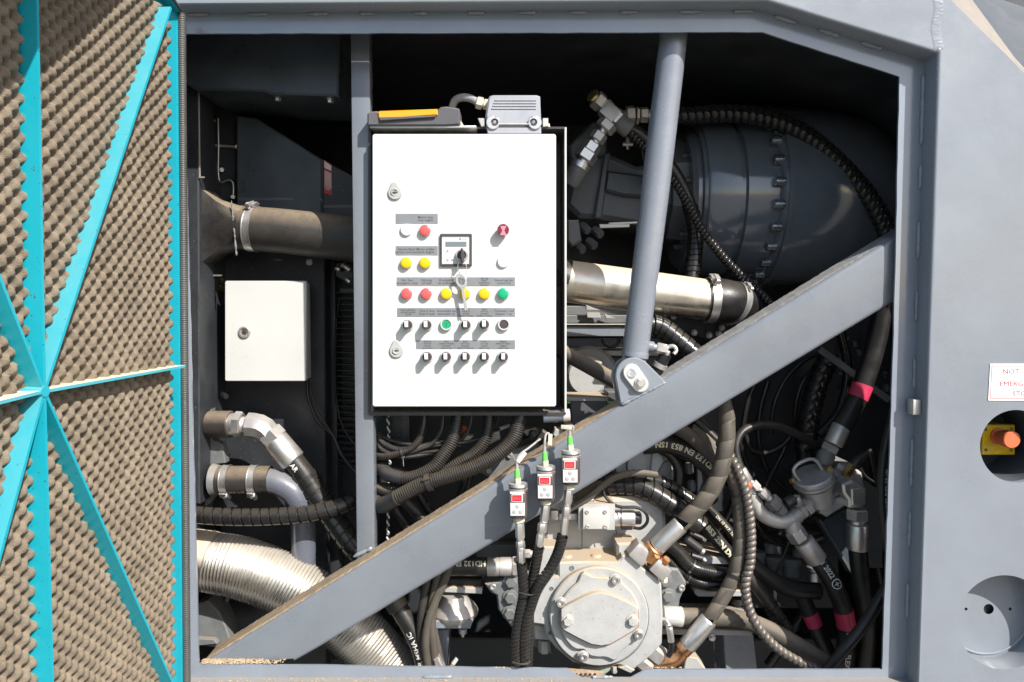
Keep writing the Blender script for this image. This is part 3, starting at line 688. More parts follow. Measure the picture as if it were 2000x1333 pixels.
# the keys hanging from the switch
ky = thing('key_ring', 'small steel key hanging on a thin wire ring in front of the cabinet buttons', 'keys')
m = M(); loop = [(896,511,.083,.55),(894,522,.083,.55),(896,534,.083,.55),(903,541,.082,.55),(909,535,.082,.55),(911,522,.083,.55),(908,511,.083,.55)]
tube(m, Path(loop,.55), seg=6, step=.002); part('wire_ring', m, 'zinc_dull', ky)
m = M(); cx, cy = 901,549
outl = [(cx+11*cos(a)*cos(.35)-15.5*sin(a)*sin(.35)*-1, cy+15.5*sin(a)*cos(.35)+ -11*cos(a)*sin(.35)) for a in [2*pi*i/28 for i in range(28)]]
inn = [(cx+.0+.62*(x-cx), cy+.62*(y-cy)-1) for x, y in outl]
prism(m, outl, .080, .0835, .0008, [inn]); part('key_bow', m, 'zinc', ky)
m = M(); prism(m, [(900,563),(906,562),(909,580),(912,600),(915,608),(911,606),(909,609),(907,605),(905,590)], .080, .0825, .0006); part('key_blade', m, 'zinc', ky)
m = M(); tube(m, Path([(896,537,.081,1.1),(906,536,.083,1.1),(911,546,.082,1.1),(909,557,.081,1.1),(903,563,.081,1.1)],1.1), seg=8, step=.003); part('split_ring', m, 'zinc', ky)
# ================================================================ bar shaped housing on the cabinet
lb = thing('beacon_bar', 'dark grey bar with an orange strip lying on top of the control cabinet', 'warning light')
m = M(); prism(m, [(717,222),(722,218),(737,217),(741,221),(741,228),(850,222),(853,216),(861,209),(872,208),(896,212),(898,216),(898,244),(868,246),(737,246),(717,246)], .095, .15, .003); part('housing', m, 'lamp_body', lb)
m = M(); prism(m, [(738,219),(742,217),(854,213),(855,225),(742,233),(739,231)], .091, .13, .002); part('orange_strip', m, 'lamp_orange', lb)
m = M(); prism(m, [(741,229),(852,226),(850,229),(742,236)], .089, .10, .001); part('strip_rim', m, 'lamp_body', lb)
m = M(); pbox(m, 722,245.5,930,250,.10,.17,.001); part('cover_plate', m, 'zinc_dull', lb)
m = M(); prism(m, [(897,236),(900,236),(906,246),(920,247),(920,250),(900,250)], .12, .125, .0005); part('bracket', m, 'gland_ivory', lb)
# ================================================================ plug connector hood
pc = thing('plug_connector', 'grey industrial plug hood with locking levers standing on the control cabinet', 'connector')
m = M(); prism(m, [(953,193),(957,187),(964,185.5),(1048,185.5),(1055,188),(1057,240),(1056,248),(950,248),(948,225)], .11, .165, .004); part('hood', m, 'hood_grey', pc)
m = M()
for i, y in enumerate((195,200.5,206,211.5)): prism(m, [(966-2*i,y),(1047,y),(1047,y+2.2),(966-2*i,y+2.2)], .1082, .112, .0006)
part('grip_ribs', m, 'hood_grey', pc)
m = M(); prism(m, [(950,248.5),(1057,248.5),(1057,262),(952,262)], .108, .17, .002); part('hood_base', m, 'hood_grey', pc)
for cx, s_ in ((963,1),(1045,-1)):
    m = M(); o_ = circ(cx,239,13.5,24); i_ = circ(cx+3*s_,239,7.5,20)
    prism(m, o_, .1035, .108, .001, [i_]); lv = part('locking_lever', m, 'zinc', pc)
    m = M(); cyl(m, P(cx+3*s_,239,.112), P(cx+3*s_,239,.103), .0032, seg=14); cyl(m, P(cx+6*s_,228,.109), P(cx+6*s_,228,.1025), .0018, seg=10); part('lever_pin', m, 'zinc_dull', lv)
m = M(); cyl(m, P(972,243,.105), P(1036,243,.105), .0015, seg=8); part('lever_bar', m, 'zinc_dull', pc)
for x0, x1, s_ in ((933,947,1),(1060,1071,-1)):
    m = M(); prism(m, [(x0,231),(x1,231),(x1,247),(x0+(7 if s_>0 else 0),248)], .118, .145, .001); part('side_clip', m, 'zinc_dull', pc)
m = M(); hexa(m, P(953,205,.137), P(945,203.5,.137), .0115); cyl(m, P(946,203.5,.137), P(938,202,.137), .0085, seg=18); hexa(m, P(943,203,.137), P(931,200,.137), .0135); part('cable_gland', m, 'gland_ivory', pc)
m = M(); tube(m, Path([(934,201,.137),(920,193,.138),(902,191,.142),(889,197,.15),(883,212,.158),(881,232,.165),(880,247,.17)],7.6), seg=16, step=.004); part('cable', m, 'cable_grey', pc)
m = M(); prism(m, [(1060,240),(1073,241),(1075,250),(1058,250)], .13, .15, .001); part('foot_plate', m, 'gland_ivory', pc)
# ================================================================ white junction box left
jb = thing('junction_box', 'small plain white metal box with a round lock left of the upright strut', 'electrical box')
JF = .325
m = M(); prism(m, rrect(439,549,598,745,4), JF, JF+.012, .0015); part('box_door', m, 'white_enamel', jb)
m = M(); a = P(444,553,JF+.0125); b = P(599,741,JF+.0125); box(m, ((a.x+b.x)/2, JF+.0335, (a.z+b.z)/2), b.x-a.x, .042, a.z-b.z, None, .002); part('box_body', m, 'white_enamel_side', jb)
m = M(); a = P(478,649,JF); lathe(m, a, a-V((0,.006,0)), [(0,.0145),(.6,.0145),(1,.0125),(1,.0095),(.35,.009),(.35,0)], 26); lk = part('box_lock', m, 'zinc_dull', jb)
m = M(); cyl(m, a, a-V((0,.0055,0)), .0055, seg=14); box(m, a-V((0,.0058,0)), .0095,.001,.0022); part('lock_core', m, 'btn_dark', lk)
# ================================================================ emergency stop
es = thing('emergency_stop', 'yellow box with a red mushroom button inside the upper round recess', 'emergency stop')
E0 = .075
m = M(); prism(m, rrect(1918,830,1983,889,2), E0, .128, .0015); part('stop_box', m, 'estop_yellow', es)
for x, y in ((1925,839),(1975,838),(1925,879),(1974,879)): 
    m = M(); lathe(m, P(x,y,E0+.001), P(x,y,E0-.0015), [(0,.0032),(.9,.003),(.9,.0016),(.2,.0014),(.2,0)], 12); part('screw', m, 'btn_dark', es)
m = M(); prism(m, [(1919,850),(1929,858),(1919,866)], E0-.0004, E0, 0); prism(m, [(1941,887),(1950,877),(1959,887)], E0-.0004, E0, 0); part('arrow_mark', m, 'btn_amber', es)
a = P(1949,852,E0); m = M(); lathe(m, a, a-V((0,.043,0)), [(0,.0165),(.1,.0165),(.12,.0125),(.45,.0125),(.5,.0165),(.55,.0175),(.95,.0175),(1,.0160),(1.01,0)], 32); part('mushroom_button', m, 'estop_red', es)
sg = thing('warning_sign', 'white sign with red lettering above the emergency stop recess', 'sign')
m = M(); prism(m, [(1934,711),(2062,711),(2060,784),(1930,783)], -.0015, -.0001, .0003); part('sign_plate', m, 'sign_white', sg)
m = M(); prism(m, [(1937,715),(2057,715),(2055,780),(1934,779)], -.0018, -.0014, 0, [[(1938,716),(2056,716),(2054,779),(1935,778)]])
flat_text(m, 'NOT - AUS', 1995, 726, -.0018, 9.6, .0, 1.15); flat_text(m, 'EMERGENCY', 1995, 750, -.0018, 9.6, .0, 1.15); flat_text(m, 'STOP', 1995, 769, -.0018, 9.6, .0, 1.15)
part('lettering', m, 'print_red', sg)
# ================================================================ inside, left: hanging box, duct, side panels
t_ = thing('hanging_box', 'dark sheet metal box hanging under the roof at top left of the bay', 'metal box')
m = M(); prism(m, [(330,40),(664,40),(661,188),(529,184),(512,178),(380,175),(355,160)], .20, .42, .004); part('box_shell', m, 'duct_paint', t_)
for x, y in ((543,187),(645,191)):
    m = M(); q = P(x,y,.225); cyl(m, q+V((0,0,.006)), q-V((0,0,.004)), .009, seg=16); hexa(m, q-V((0,0,.004)), q-V((0,0,.012)), .007); part('bolt', m, 'zinc', t_)
t_ = thing('air_duct', 'dark slate wedge shaped air duct with a red warning sticker behind the black hose', 'air duct')
m = M(); prism(m, [(461,226),(500,231),(629,312),(629,424),(461,424)], .36, .62, .004); part('duct_front', m, 'duct_paint', t_)
m = M(); prism(m, [(630,312),(690,345),(690,470),(630,470)], .375, .62, .002); part('duct_rear', m, 'inner_panel', t_)
m = M(); prism(m, [(385,180),(398,180),(400,185),(460,226),(460,440),(385,440)], .40, .60, .003); part('duct_flange', m, 'inner_panel', t_)
m = M(); prism(m, [(632,312),(648,322),(648,382),(633,378)], .3735, .3749, .0002); sk_ = part('warning_sticker', m, 'sticker_red', t_)
m = M(); prism(m, [(633.5,315),(647,324),(647,334),(633.5,328)], .3728, .3735, 0); part('sticker_panel', m, 'print_white', sk_)
m = M()
for i in range(9): prism(m, [(634+i*1.5,333+i*.7),(634.8+i*1.5,333.5+i*.7),(634.8+i*1.5,333.5+i*.7+random.uniform(14,38)),(634+i*1.5,372)], .3730, .3735, 0)
part('lettering', m, 'print_white', sk_)
m = M()
for x, y, x1, y1 in ((402,186,404,185),(412,284,465,288),(414,328,434,332),(404,236,420,236)): cyl(m, P(x,y,.395), P(x1,y1,.392), .0035, seg=10)
tube(m, Path([(426,232,.39,1.5),(427,280,.39,1.5),(428,352,.39,1.5),(445,352,.388,1.5),(455,357,.388,1.5),(456,384,.388,1.5)],1.5), seg=8); part('bracing_rods', m, 'zinc_dull', t_)
for x, y in ((409,238),(412,285),(463,287),(414,330),(433,332),(420,384),(455,385)):
    m = M(); hexa(m, P(x,y,.392), P(x,y,.384), .006); part('bolt', m, 'zinc_dull', t_)
# lower side wall (cooler housing)
t_ = thing('cooler_housing', 'flat charcoal cooler side wall carrying the small white metal box', 'machine housing')
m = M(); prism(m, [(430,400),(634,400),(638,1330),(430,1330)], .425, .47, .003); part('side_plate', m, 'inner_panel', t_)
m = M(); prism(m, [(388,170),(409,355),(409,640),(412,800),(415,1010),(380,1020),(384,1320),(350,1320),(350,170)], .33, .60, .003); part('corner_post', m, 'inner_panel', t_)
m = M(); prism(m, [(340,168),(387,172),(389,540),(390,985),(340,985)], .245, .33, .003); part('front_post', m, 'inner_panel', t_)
m = M(); prism(m, [(386,178),(389,178),(391,345),(388,345)], .242, .2448, .0003); prism(m, [(388,345),(399,345),(399,348),(388,348)], .242, .2448, 0); part('edge_strip', m, 'zinc_dull', t_)
m = M(); prism(m, [(388,355),(391,355),(392,537),(433,537),(433,540),(389,540)], .322, .326, .0003); part('edge_strip', m, 'cast_dark', t_)
bead(P(401,370,.328), P(402,480,.328), .0028, parent=t_, material='cast_dark', lump=.6)
bead(P(402,488,.328), P(406,530,.328), .0024, parent=t_, material='cast_dark', lump=.6)
for x, y in ((425,545),(423,560),(432,770),(436,886)):
    m = M(); hexa(m, P(x,y,.40), P(x+10,y+5,.385), .008); part('bolt', m, 'brass' if y < 600 else 'cast_dark', t_)
for pl in ([(405,800),(412,800),(413,860),(432,868),(434,871),(404,876)],[(399,878),(432,868),(436,876),(440,905),(400,910)],[(399,965),(430,945),(433,948),(408,985),(400,990)]):
    m = M(); prism(m, pl, .305, .33, .0015); part('flange_plate', m, 'cast_dark', t_)
m = M(); prism(m, [(384,1180),(405,1174),(428,1196),(440,1222),(452,1256),(430,1268),(384,1260)], .30, .36, .003); part('lower_bracket', m, 'cast_dark', t_)
m = M(); prism(m, [(384,1248),(418,1250),(424,1258),(384,1262)], .285, .31, .001); part('bracket_foot', m, 'cast_dark', t_)
for x, y, s_ in ((432,1200,9),(436,1232,11),(440,1170,7)):
    m = M(); lathe(m, P(x,y,.36), P(x+4,y+2,.33), [(0,s_*.001),(.5,s_*.0012),(1,s_*.0007)], 12); part('bolt', m, 'cast_dark', t_)
# cooler with its fins behind the strut
t_ = thing('radiator', 'black finned cooler core glimpsed between side wall and upright strut', 'radiator')
m = M(); pbox(m, 636,500,664,1290,.50,.60); part('side_tank', m, 'inner_panel', t_)
m = M(); pbox(m, 636,500,740,1290,.56,.60); part('core', m, 'inner_paint', t_)
fin = M(); a = P(660,600,.52); b = P(706,600,.52); box(fin, ((b.x-a.x)/2,0,0), b.x-a.x,.03,.0022,None,0); fm = fin.mesh('fin')
fm.materials.append(MT['inner_panel'])
for i in range(30): part('fin', fm, None, t_, loc=P(660,572+i*11.6,.52))
m = M(); tube(m, Path([(664,580,.47,2.2),(656,640,.47,2.2),(655,760,.47,2.2),(668,830,.46,2.2),(700,880,.45,2.2)],2.2), seg=8); part('drain_hose', m, 'rubber', t_)
t_ = thing('terminal_block', 'small black valve with metal fittings below the black hose, left of the strut', 'valve')
m = M(); prism(m, [(655,515),(668,512),(668,530),(690,520),(690,560),(655,540)], .40, .46, .002); part('valve_body', m, 'black_plastic', t_)
for a_, b_, r in (((655,524,.395),(664,526,.395),5),((668,516,.39),(684,528,.39),6),((676,545,.39),(684,552,.39),5)): ferrule(t_, a_, b_, r)
hose('thin_cable', 'thin black cable looping out of the bottom of the small white box', 'cable', [(600,745,.40),(603,780,.395),(622,825,.39),(650,850,.38),(668,890,.37),(700,930,.36)], 3.2, 'rubber')
hose('thin_cable', 'thin black cable running down behind the strut beside the cooler fins', 'cable', [(692,900,.40),(676,905,.39),(662,870,.385),(640,835,.38),(618,800,.38),(606,760,.39)], 2.4, 'rubber')
# ================================================================ charge air pipe
ap = thing('intake_pipe', 'large bright steel and black rubber air pipe sloping across behind the control cabinet', 'pipe')
pth = Path([(462,444,.305),(520,449,.30),(690,468,.295),(900,507,.29),(1107,548,.285),(1250,567,.285),(1385,588,.285)], 41)
pa_ = Path([(478,446,.305,43),(560,453,.30,43.5),(690,468,.295,44.5),(720,473,.295,45)], 44)
m = M(); tube(m, pa_, seg=40); part('rubber_sleeve', m, 'rubber_tan', ap, label='dusty black rubber sleeve')
pb_ = Path([(1000,530,.29,40),(1107,549,.285,41),(1250,569,.285,41),(1386,587,.285,40)], 41)
m = M(); tube(m, pb_, seg=48); part('steel_tube', m, 'steel_pipe', ap)
m = M(); lathe(m, P(1050,539,.285), P(1113,549,.285), [(0,.049),(.93,.0495),(1,.048)], 40); part('end_sleeve', m, 'rubber', ap)
pc_ = Path([(1376,586,.285,43),(1410,588,.288,43),(1436,594,.30,41),(1450,606,.32,39),(1452,622,.35,36)], 43)
m = M(); tube(m, pc_, seg=36); part('rubber_elbow', m, 'rubber', ap)
clamp(ap, pa_, .022, .019, ang=-1.25); clamp(ap, pc_, .014, .019, ang=-1.1); clamp(ap, pc_, .075, .012, ang=-1.0)
# square flange transition on the left
m = M(); k = 40; sq = []; rd = []
c1 = P(396,444,.31); c2 = P(468,445,.305); R2 = .052
for i in range(k):
    q = 2*pi*i/k; cy, cz = cos(q), sin(q); mxx = max(abs(cy), abs(cz)); sq.append(c1+V((0, cy/mxx*.050, cz/mxx*.098))); rd.append(c2+V((0, cy*R2, cz*R2)))
mid = [a.lerp(b, .55)+(b-c2)*.0-(a.lerp(b,.55)-c1.lerp(c2,.55))*.12 for a, b in zip(sq, rd)]; end = [p+V((.03,0,-.003)) for p in rd]
m.add(sq+mid+rd+end, [(r*k+i, r*k+(i+1)%k, (r+1)*k+(i+1)%k, (r+1)*k+i) for r in range(3) for i in range(k)]); part('square_adapter', m, 'adapter', ap)
bead(P(452,392,.26), P(462,500,.25), .0022, parent=ap, material='cast_dark', lump=.6)
# ================================================================ hydraulic line upper left
hl, hp, _ = hose('hydraulic_hose', 'spiral wrapped hydraulic hose on an angled silver fitting below the small white box', 'hose', [(572,898,.285),(600,935,.285),(640,1000,.28),(690,1068,.27),(730,1115,.27)], 20.5, 'rubber', 'hydraulic hoses', wrap='spiral', wp=19, w0=.09, w1=1)
stub(hl, 'port_pipe', (408,829,.29), (452,829,.285), 26, 'rubber_tan'); ferrule(hl, (444,829,.285), (460,829,.285), 22, 'zinc')
nut(hl, (458,829,.285), (474,830,.285), 26); 
m = M(); lathe(m, P(472,830,.285), P(487,831,.285), [(0,.021),(.4,.018),(.5,.021),(1,.020)], 22); part('collar', m, 'zinc_dull', hl)
m = M(); tube(m, Path([(484,831,.285,25),(505,833,.285,25),(521,842,.285,24),(532,858,.285,23)],24), seg=8, step=.012); part('elbow', m, 'zinc', hl, sharp=20)
nut(hl, (524,845,.285), (541,862,.285), 27)
ferrule(hl, (536,858,.285), (574,902,.285), 25, grooves=0)
part('lettering', hose_text('AR', hp, .006, .012), 'print_white', hl)
# coolant pipe
cp = thing('coolant_pipe', 'grey painted bent pipe joined by a short rubber hose with two clamps', 'pipe')
stub(cp, 'port_pipe', (414,937,.285), (432,937,.285), 31, 'cast_dark', 27)
hp2 = Path([(428,937,.28),(470,937,.28),(528,937,.28)], 26.5); m = M(); tube(m, hp2, seg=30); part('rubber_sleeve', m, 'rubber_tan', cp)
part('lettering', hose_text('SXX5 LT', hp2, .012, .011, phi=-.95), 'print_white', cp)
m = M(); tube(m, Path([(518,938,.28),(545,944,.28),(574,962,.282),(590,992,.287),(593,1030,.29),(593,1130,.295),(593,1200,.30)],24), seg=30, step=.006); part('bent_tube', m, 'pipe_paint', cp)
clamp(cp, hp2, .018, .017, ang=1.25); clamp(cp, hp2, .083, .017, ang=1.2)
# horizontal wrapped hose
hose('wrapped_cable', 'black spiral wrapped hose running level from the door edge to the strut', 'hose', [(350,1004,.20),(440,1010,.20),(520,1010,.205),(600,1004,.21),(660,991,.22),(700,978,.24)], 14.5, 'rubber', wrap='spiral', wp=18)
# exhaust flexible pipe
ex = thing('flexible_exhaust', 'wide ribbed stainless flexible pipe curving down behind the slanting brace', 'pipe')
ep = Path([(412,1098,.27,56),(475,1110,.27,57.5),(560,1143,.27,57),(635,1187,.272,56),(700,1240,.276,54),(765,1307,.282,50),(830,1385,.29,48)], 54)
m = M(); tube(m, ep, [(0,-.0016),(.25,-.0010),(.42,.0014),(.66,.0014),(.84,-.0008)], .0078, 44); part('ribbed_tube', m, 'flex_steel', ex, sharp=60)
m = M(); pl_ = Path([(330,1090,.27,57),(380,1092,.27,57),(414,1098,.27,57.5)],57); tube(m, pl_, seg=44, step=.02); part('end_collar', m, 'steel_pipe', ex)
for x in (388,402,418): m = M(); cyl(m, P(x,1036,.27), P(x+1,1041,.27), .0035, seg=10); part('bolt', m, 'zinc', ex)
# ================================================================ pneumatic cylinder on the brace
cy = thing('lift_cylinder', 'grey painted cylinder tube slanting from the roof edge to a bolted lug on the brace', 'cylinder')
cp_ = Path([(1319,40,.10,27),(1316,68,.10,27),(1280,370,.10,27.5),(1240,694,.10,25.5)], 27)
m = M(); tube(m, cp_, seg=44, step=.03); part('cylinder_tube', m, 'cyl_paint', cy)
m = M(); a = P(1240,694,.10); b = P(1238,716,.10); R = 25.5*S(690,.10); lathe(m, P(1242,686,.10), P(1239.5,700,.10), [(0,R),(.3,R*1.03),(.8,R*1.03),(1,R*.9)], 44); part('end_collar', m, 'cyl_paint', cy)
m = M(); prism(m, [(1219,696),(1262,698),(1262,730),(1250,750),(1219,750)], .085, .115, .003); part('rod_end', m, 'cyl_paint', cy)
lug = [(1212,790)]+[(1238+36*cos(a), 735+36*sin(a)) for a in [radians(d) for d in range(-200,-38,9)]]+[(1292,738),(1300,748)]
m = M(); prism(m, lug, .062, .072, .002); part('front_lug', m, 'machine_paint', cy)
m = M(); prism(m, [(x-7,y-2) for x,y in lug], .125, .135, .002); part('rear_lug', m, 'machine_paint', cy)
slot = []; p0 = (1234,728); p1 = (1251,751); an = atan2(p1[1]-p0[1], p1[0]-p0[0])
for i in range(9): q = an+pi/2+pi*i/8; slot.append((p0[0]+17*cos(q), p0[1]+17*sin(q)))
for i in range(9): q = an-pi/2+pi*i/8; slot.append((p1[0]+16*cos(q), p1[1]+16*sin(q)))
m = M(); prism(m, slot, .054, .062, .0015); kp = part('keeper_plate', m, 'bezel', cy)
m = M(); lathe(m, P(1233,729,.0545), P(1233,729,.0525), [(0,.0105),(.5,.0105),(1,.0095),(1.01,.006),(.5,.0055),(.5,0)], 28); part('pin_head', m, 'zinc', kp)
m = M(); q = P(1250,748,.054); lathe(m, q, q-V((0,.003,0)), [(0,.0115),(1,.011)], 24); hexa(m, q-V((0,.003,0)), q-V((0,.011,0)), .0085); part('bolt', m, 'zinc', kp)
bead(P(1214,791,.064), P(1300,747,.064), .003, parent=cy, lump=.4)
m = M(); cyl(m, P(1262,676,.10), P(1277,678,.10), .011, seg=20); part('port_boss', m, 'cyl_paint', cy)
ft = thing('pneumatic_fitting', 'small brass and steel hose fitting with a ring clip beside the cylinder foot', 'fitting')
stub(ft, 'thread', (1276,678,.10), (1284,679,.10), 6, 'zinc'); nut(ft, (1282,679,.10), (1303,684,.10), 10.5)
m = M(); tube(m, Path([(1298,683,.10,5),(1306,678,.098,4.2),(1316,677,.095,4),(1321,685,.092,4),(1316,692,.09,4)],4), seg=12, step=.003); part('ring_clip', m, 'zinc', ft)
hf, hfp, _ = hose('x', '', '', [(1300,692,.108),(1288,716,.112),(1272,745,.12),(1262,775,.14)], 12, 'rubber', parent=ft)
for f in (.25,.5,.75): part('band', ring_on(hfp, hfp.L*f, .010, .0022), 'zinc_dull', ft)
nut(ft, (1303,684,.104), (1296,698,.107), 9)
# ================================================================ cables below the cabinet
def conduit(label, pts, r, wp, **k): return hose('cable_conduit', label, 'cable conduit', pts, r, 'conduit', 'conduits under the cabinet', wrap='conduit', wp=wp, seg=20, **k)
r1, p1_, _ = conduit('front large ribbed conduit crossing below the cabinet from right to the strut', [(1016,806,.16),(1012,826,.155),(1001,860,.145),(970,890,.135),(925,914,.13),(880,930,.128),(826,947,.13),(780,970,.135),(750,986,.15),(738,984,.17),(735,970,.20)], 14.5, 4.4)
m = M(); tube(m, Path([(776,972,.134),(752,986,.148),(738,985,.168),(733,968,.20)], 15.6), seg=18); part('boot', m, 'black_plastic', r1)
tie(r1, p1_, p1_.L*.60, 'conduit', dr=.004, w=.011, tail=0)
r2, _, _ = conduit('middle ribbed conduit hidden in part behind the front large one', [(956,806,.19),(953,840,.185),(944,866,.18),(925,888,.175),(895,906,.17),(850,935,.17),(790,955,.175),(740,955,.19)], 11.5, 4.2)
r3, p3_, _ = conduit('ribbed conduit bending from under the cabinet centre into the upper bundle end', [(895,806,.185),(890,838,.18),(881,866,.172),(864,892,.165),(846,914,.16),(816,930,.158),(786,935,.16),(757,926,.17),(742,912,.19)], 12.5, 4.2)
m = M(); tube(m, Path([(786,935.5,.16),(760,928,.168),(742,914,.188)], 13.8), seg=18); part('boot', m, 'black_plastic', r3)
conduit('short lower conduit end between the two large bends', [(735,953,.18),(760,962,.178),(790,957,.182),(820,948,.19)], 10, 4)
r4, p4_, _ = conduit('slim ribbed conduit left under the cabinet, tied to the thin cables', [(829,806,.185),(826,836,.18),(818,860,.175),(800,878,.17),(776,887,.165),(750,893,.17),(732,890,.19)], 6.5, 3.4)
tie(r4, p4_, p4_.L*.60, dr=.003, tail=.02, ang=-1.2)
for lb_, pts, r in (('thin black cable curving from the cabinet to the strut, outermost', [(866,806,.19),(862,840,.185),(845,866,.18),(815,880,.175),(780,890,.175),(735,896,.19)], 4),
    ('thin black cable behind the red cap under the cabinet', [(922,806,.20),(916,838,.195),(898,862,.19),(860,880,.185),(800,886,.18)], 3.2),
    ('short thin cable left of the right ribbed conduit', [(975,806,.20),(968,832,.195),(950,852,.19),(920,862,.188),(880,868,.188),(810,876,.19)], 3),
    ('thicker black cable looping at the strut, upper', [(737,850,.19),(748,866,.18),(775,878,.175),(810,876,.18),(850,866,.19),(880,860,.20)], 5.5),
    ('thicker black cable looping at the strut, lower', [(738,862,.19),(745,878,.18),(770,888,.178),(800,892,.18),(850,884,.19)], 5.5),
    ('black cable arching above the looped cables at the strut', [(745,853,.20),(765,862,.195),(800,868,.19),(840,870,.195),(900,872,.2)], 4.5)):
    hose('thin_cable', lb_, 'cable', pts, r, 'rubber', 'thin cables under the cabinet', seg=10)
tw = thing('twisted_cord', 'black and white twisted cord hanging just right of the strut', 'cord')
for k, mt in ((0,'print_white'),(1,'rubber')):
    m = M(); pts = []
    for i in range(90):
        f = i/89; yy = 812+f*260; q = f*2*pi*17+k*pi; b = P(757+f*4+3*sin(f*5), yy, .23); pts.append((b.x+.0022*cos(q), b.y+.0022*sin(q), b.z, .0021))
    tube(m, Path(pts, .0021, world=True), seg=6, step=.003); part('strand', m, mt, tw)
cv = thing('vent_grille', 'black ribbed grille plate behind the cables under the cabinet corner', 'grille')
m = M(); pbox(m, 728,805,800,880,.26,.27); part('grille_plate', m, 'inner_paint', cv)
gm = M(); box(gm, (0,0,0), .09,.004,.003, Matrix.Rotation(radians(-38),3,'Y')); gme = gm.mesh('slat'); gme.materials.append(MT['inner_panel'])
for i in range(9): part('slat', gme, None, cv, loc=P(755,812+i*8,.256))
rc = thing('red_cap', 'small red plastic cap under the cabinet behind the conduits', 'cap')
m = M(); lathe(m, P(898,842,.24), P(908,836,.23), [(0,.006),(.5,.0075),(1,.006)], 16); part('cap', m, 'estop_red', rc)
for lb_, pts, r in (('dark hose slanting down to the brace below the conduits, left', [(770,990,.24),(790,1020,.24),(830,1070,.24)], 9), ('dark hose with a silver end slanting to the brace below the conduits', [(790,975,.22),(812,1000,.22),(845,1040,.22)], 12), ('dark hose slanting behind the brace right of the silver-ended one', [(815,960,.25),(832,990,.25),(855,1025,.25)], 8), ('dark hose standing above the brace centre', [(915,925,.25),(905,960,.25),(880,1010,.25)], 11)):
    hose('short_hose', lb_, 'hose', pts, r, 'rubber', seg=14)
s1_ = thing('screw_joint', 'small socket screw plate standing above the brace centre', 'bracket')
m = M(); prism(m, [(940,905),(970,880),(1000,885),(1010,905),(960,935),(940,925)], .20, .23, .002); part('plate', m, 'cast_dark', s1_)
for x, y in ((955,920),(996,890),(972,928)): put('screw', mesh_socket(.0058,.006), 'zinc_dull', s1_, x, y, .199)
rl = thing('cabinet_rod', 'short glossy black rod with a bright end at the cabinet lower right corner', 'rod')
m = M(); cyl(m, P(1060,815,.14), P(1100,812,.14), .013, seg=24); part('rod', m, 'gear_paint', rl); stub(rl, 'rod_end', (1099,812,.14), (1113,811,.14), 12.5, 'bezel')
# ================================================================ engine part seen right of the cabinet
en = thing('engine_block', 'grey dusty engine side with level rails and a round cover right of the cabinet', 'engine')
for y0, y1, d, mt in ((598,616,.50,'cast_dark'),(616,632,.46,'cast_dark'),(633,636,.44,'zinc_dull'),(637,658,.45,'machine_paint'),(660,678,.48,'cast_dark'),(680,683,.45,'zinc_dull'),(684,696,.47,'cast_alu'),(697,800,.52,'cast_dark')):
    m = M(); prism(m, [(1060,y0),(1300,y0),(1300,y1),(1060,y1)], d, .60, .002); part('engine_rail', m, mt, en)
m = M(); c = P(1152,735,.50); 
lathe(m, P(1148,735,.50), P(1148,735,.37), [(0,.075),(.5,.078),(.55,.072),(.7,.070),(.75,.055),(.95,.052),(1,.046),(1,0)], 44); part('round_cover', m, 'cast_grey', en)
for i in range(4): m = M(); prism(m, [(1118+i*22,700+i),(1132+i*22,700+i),(1132+i*22,760),(1118+i*22,760)], .50, .53, .002); part('cooling_rib', m, 'cast_dark', en)
m = M(); prism(m, [(1113,781),(1186,781),(1184,850),(1118,850)], .26, .34, .003); part('relay_box', m, 'lamp_body', en)
m = M(); prism(m, [(1104,776),(1190,776),(1188,784),(1104,784)], .255, .35, .0015); part('box_lid', m, 'cast_grey', en)
m = M(); prism(m, [(1186,765),(1214,765),(1212,800),(1186,790)], .27, .33, .003); part('relay_cap', m, 'lamp_body', en)
m = M(); cyl(m, P(1186,786,.25), P(1212,785,.25), .0022, seg=8); cyl(m, P(1100,786,.25), P(1114,787,.25), .0022, seg=8); part('green_wire', m, 'plug_green', en)
for pts in ([(1145,596),(1160,602),(1173,606),(1145,606)], [(1146,611),(1171,611),(1174,622),(1147,621)], [(1180,613),(1203,622),(1184,623)]):
    m = M(); prism(m, pts, .435, .445, .001); part('pale_plate', m, 'cast_grey', en)
hose('brown_hose', 'dusty brown hose slanting down from the cabinet edge to the cylinder foot', 'hose', [(1080,676,.24),(1107,692,.24),(1150,716,.23),(1205,747,.22),(1230,762,.22)], 15, 'rubber_dusty', seg=22)
m = M(); tube(m, Path([(1176,662,.43),(1180,672,.43),(1195,678,.43),(1206,672,.43),(1210,660,.43)],3.5), seg=10); part('loop_hose', m, 'rubber', en)
# bits between cabinet and brace
bt = thing('valve_cluster', 'dusty beige and black valve parts crowded above the brace centre', 'valve')
for pts, d, mt in (([(1012,862),(1044,850),(1050,868),(1030,880),(1010,880)],.22,'black_plastic'),([(1020,842),(1045,836),(1052,846),(1030,852)],.2,'cast_grey'),([(1047,836),(1060,842),(1085,858),(1050,866),(1044,850)],.24,'rubber_tan'),([(1084,838),(1100,840),(1104,862),(1092,866),(1080,850)],.19,'cast_grey'),([(1100,836),(1112,850),(1116,842),(1120,830),(1104,828)],.21,'cast_grey'),([(975,835),(996,828),(996,834),(978,842)],.2,'cast_grey'),([(960,846),(976,840),(978,858),(955,870)],.22,'cast_alu'),([(905,850),(925,852),(918,860),(904,862)],.22,'gland_ivory'),([(1000,880),(1060,862),(1090,880),(1010,925),(980,920)],.21,'cast_dark')):
    m = M(); prism(m, pts, d, d+.03, .002); part('valve_piece', m, mt, bt)
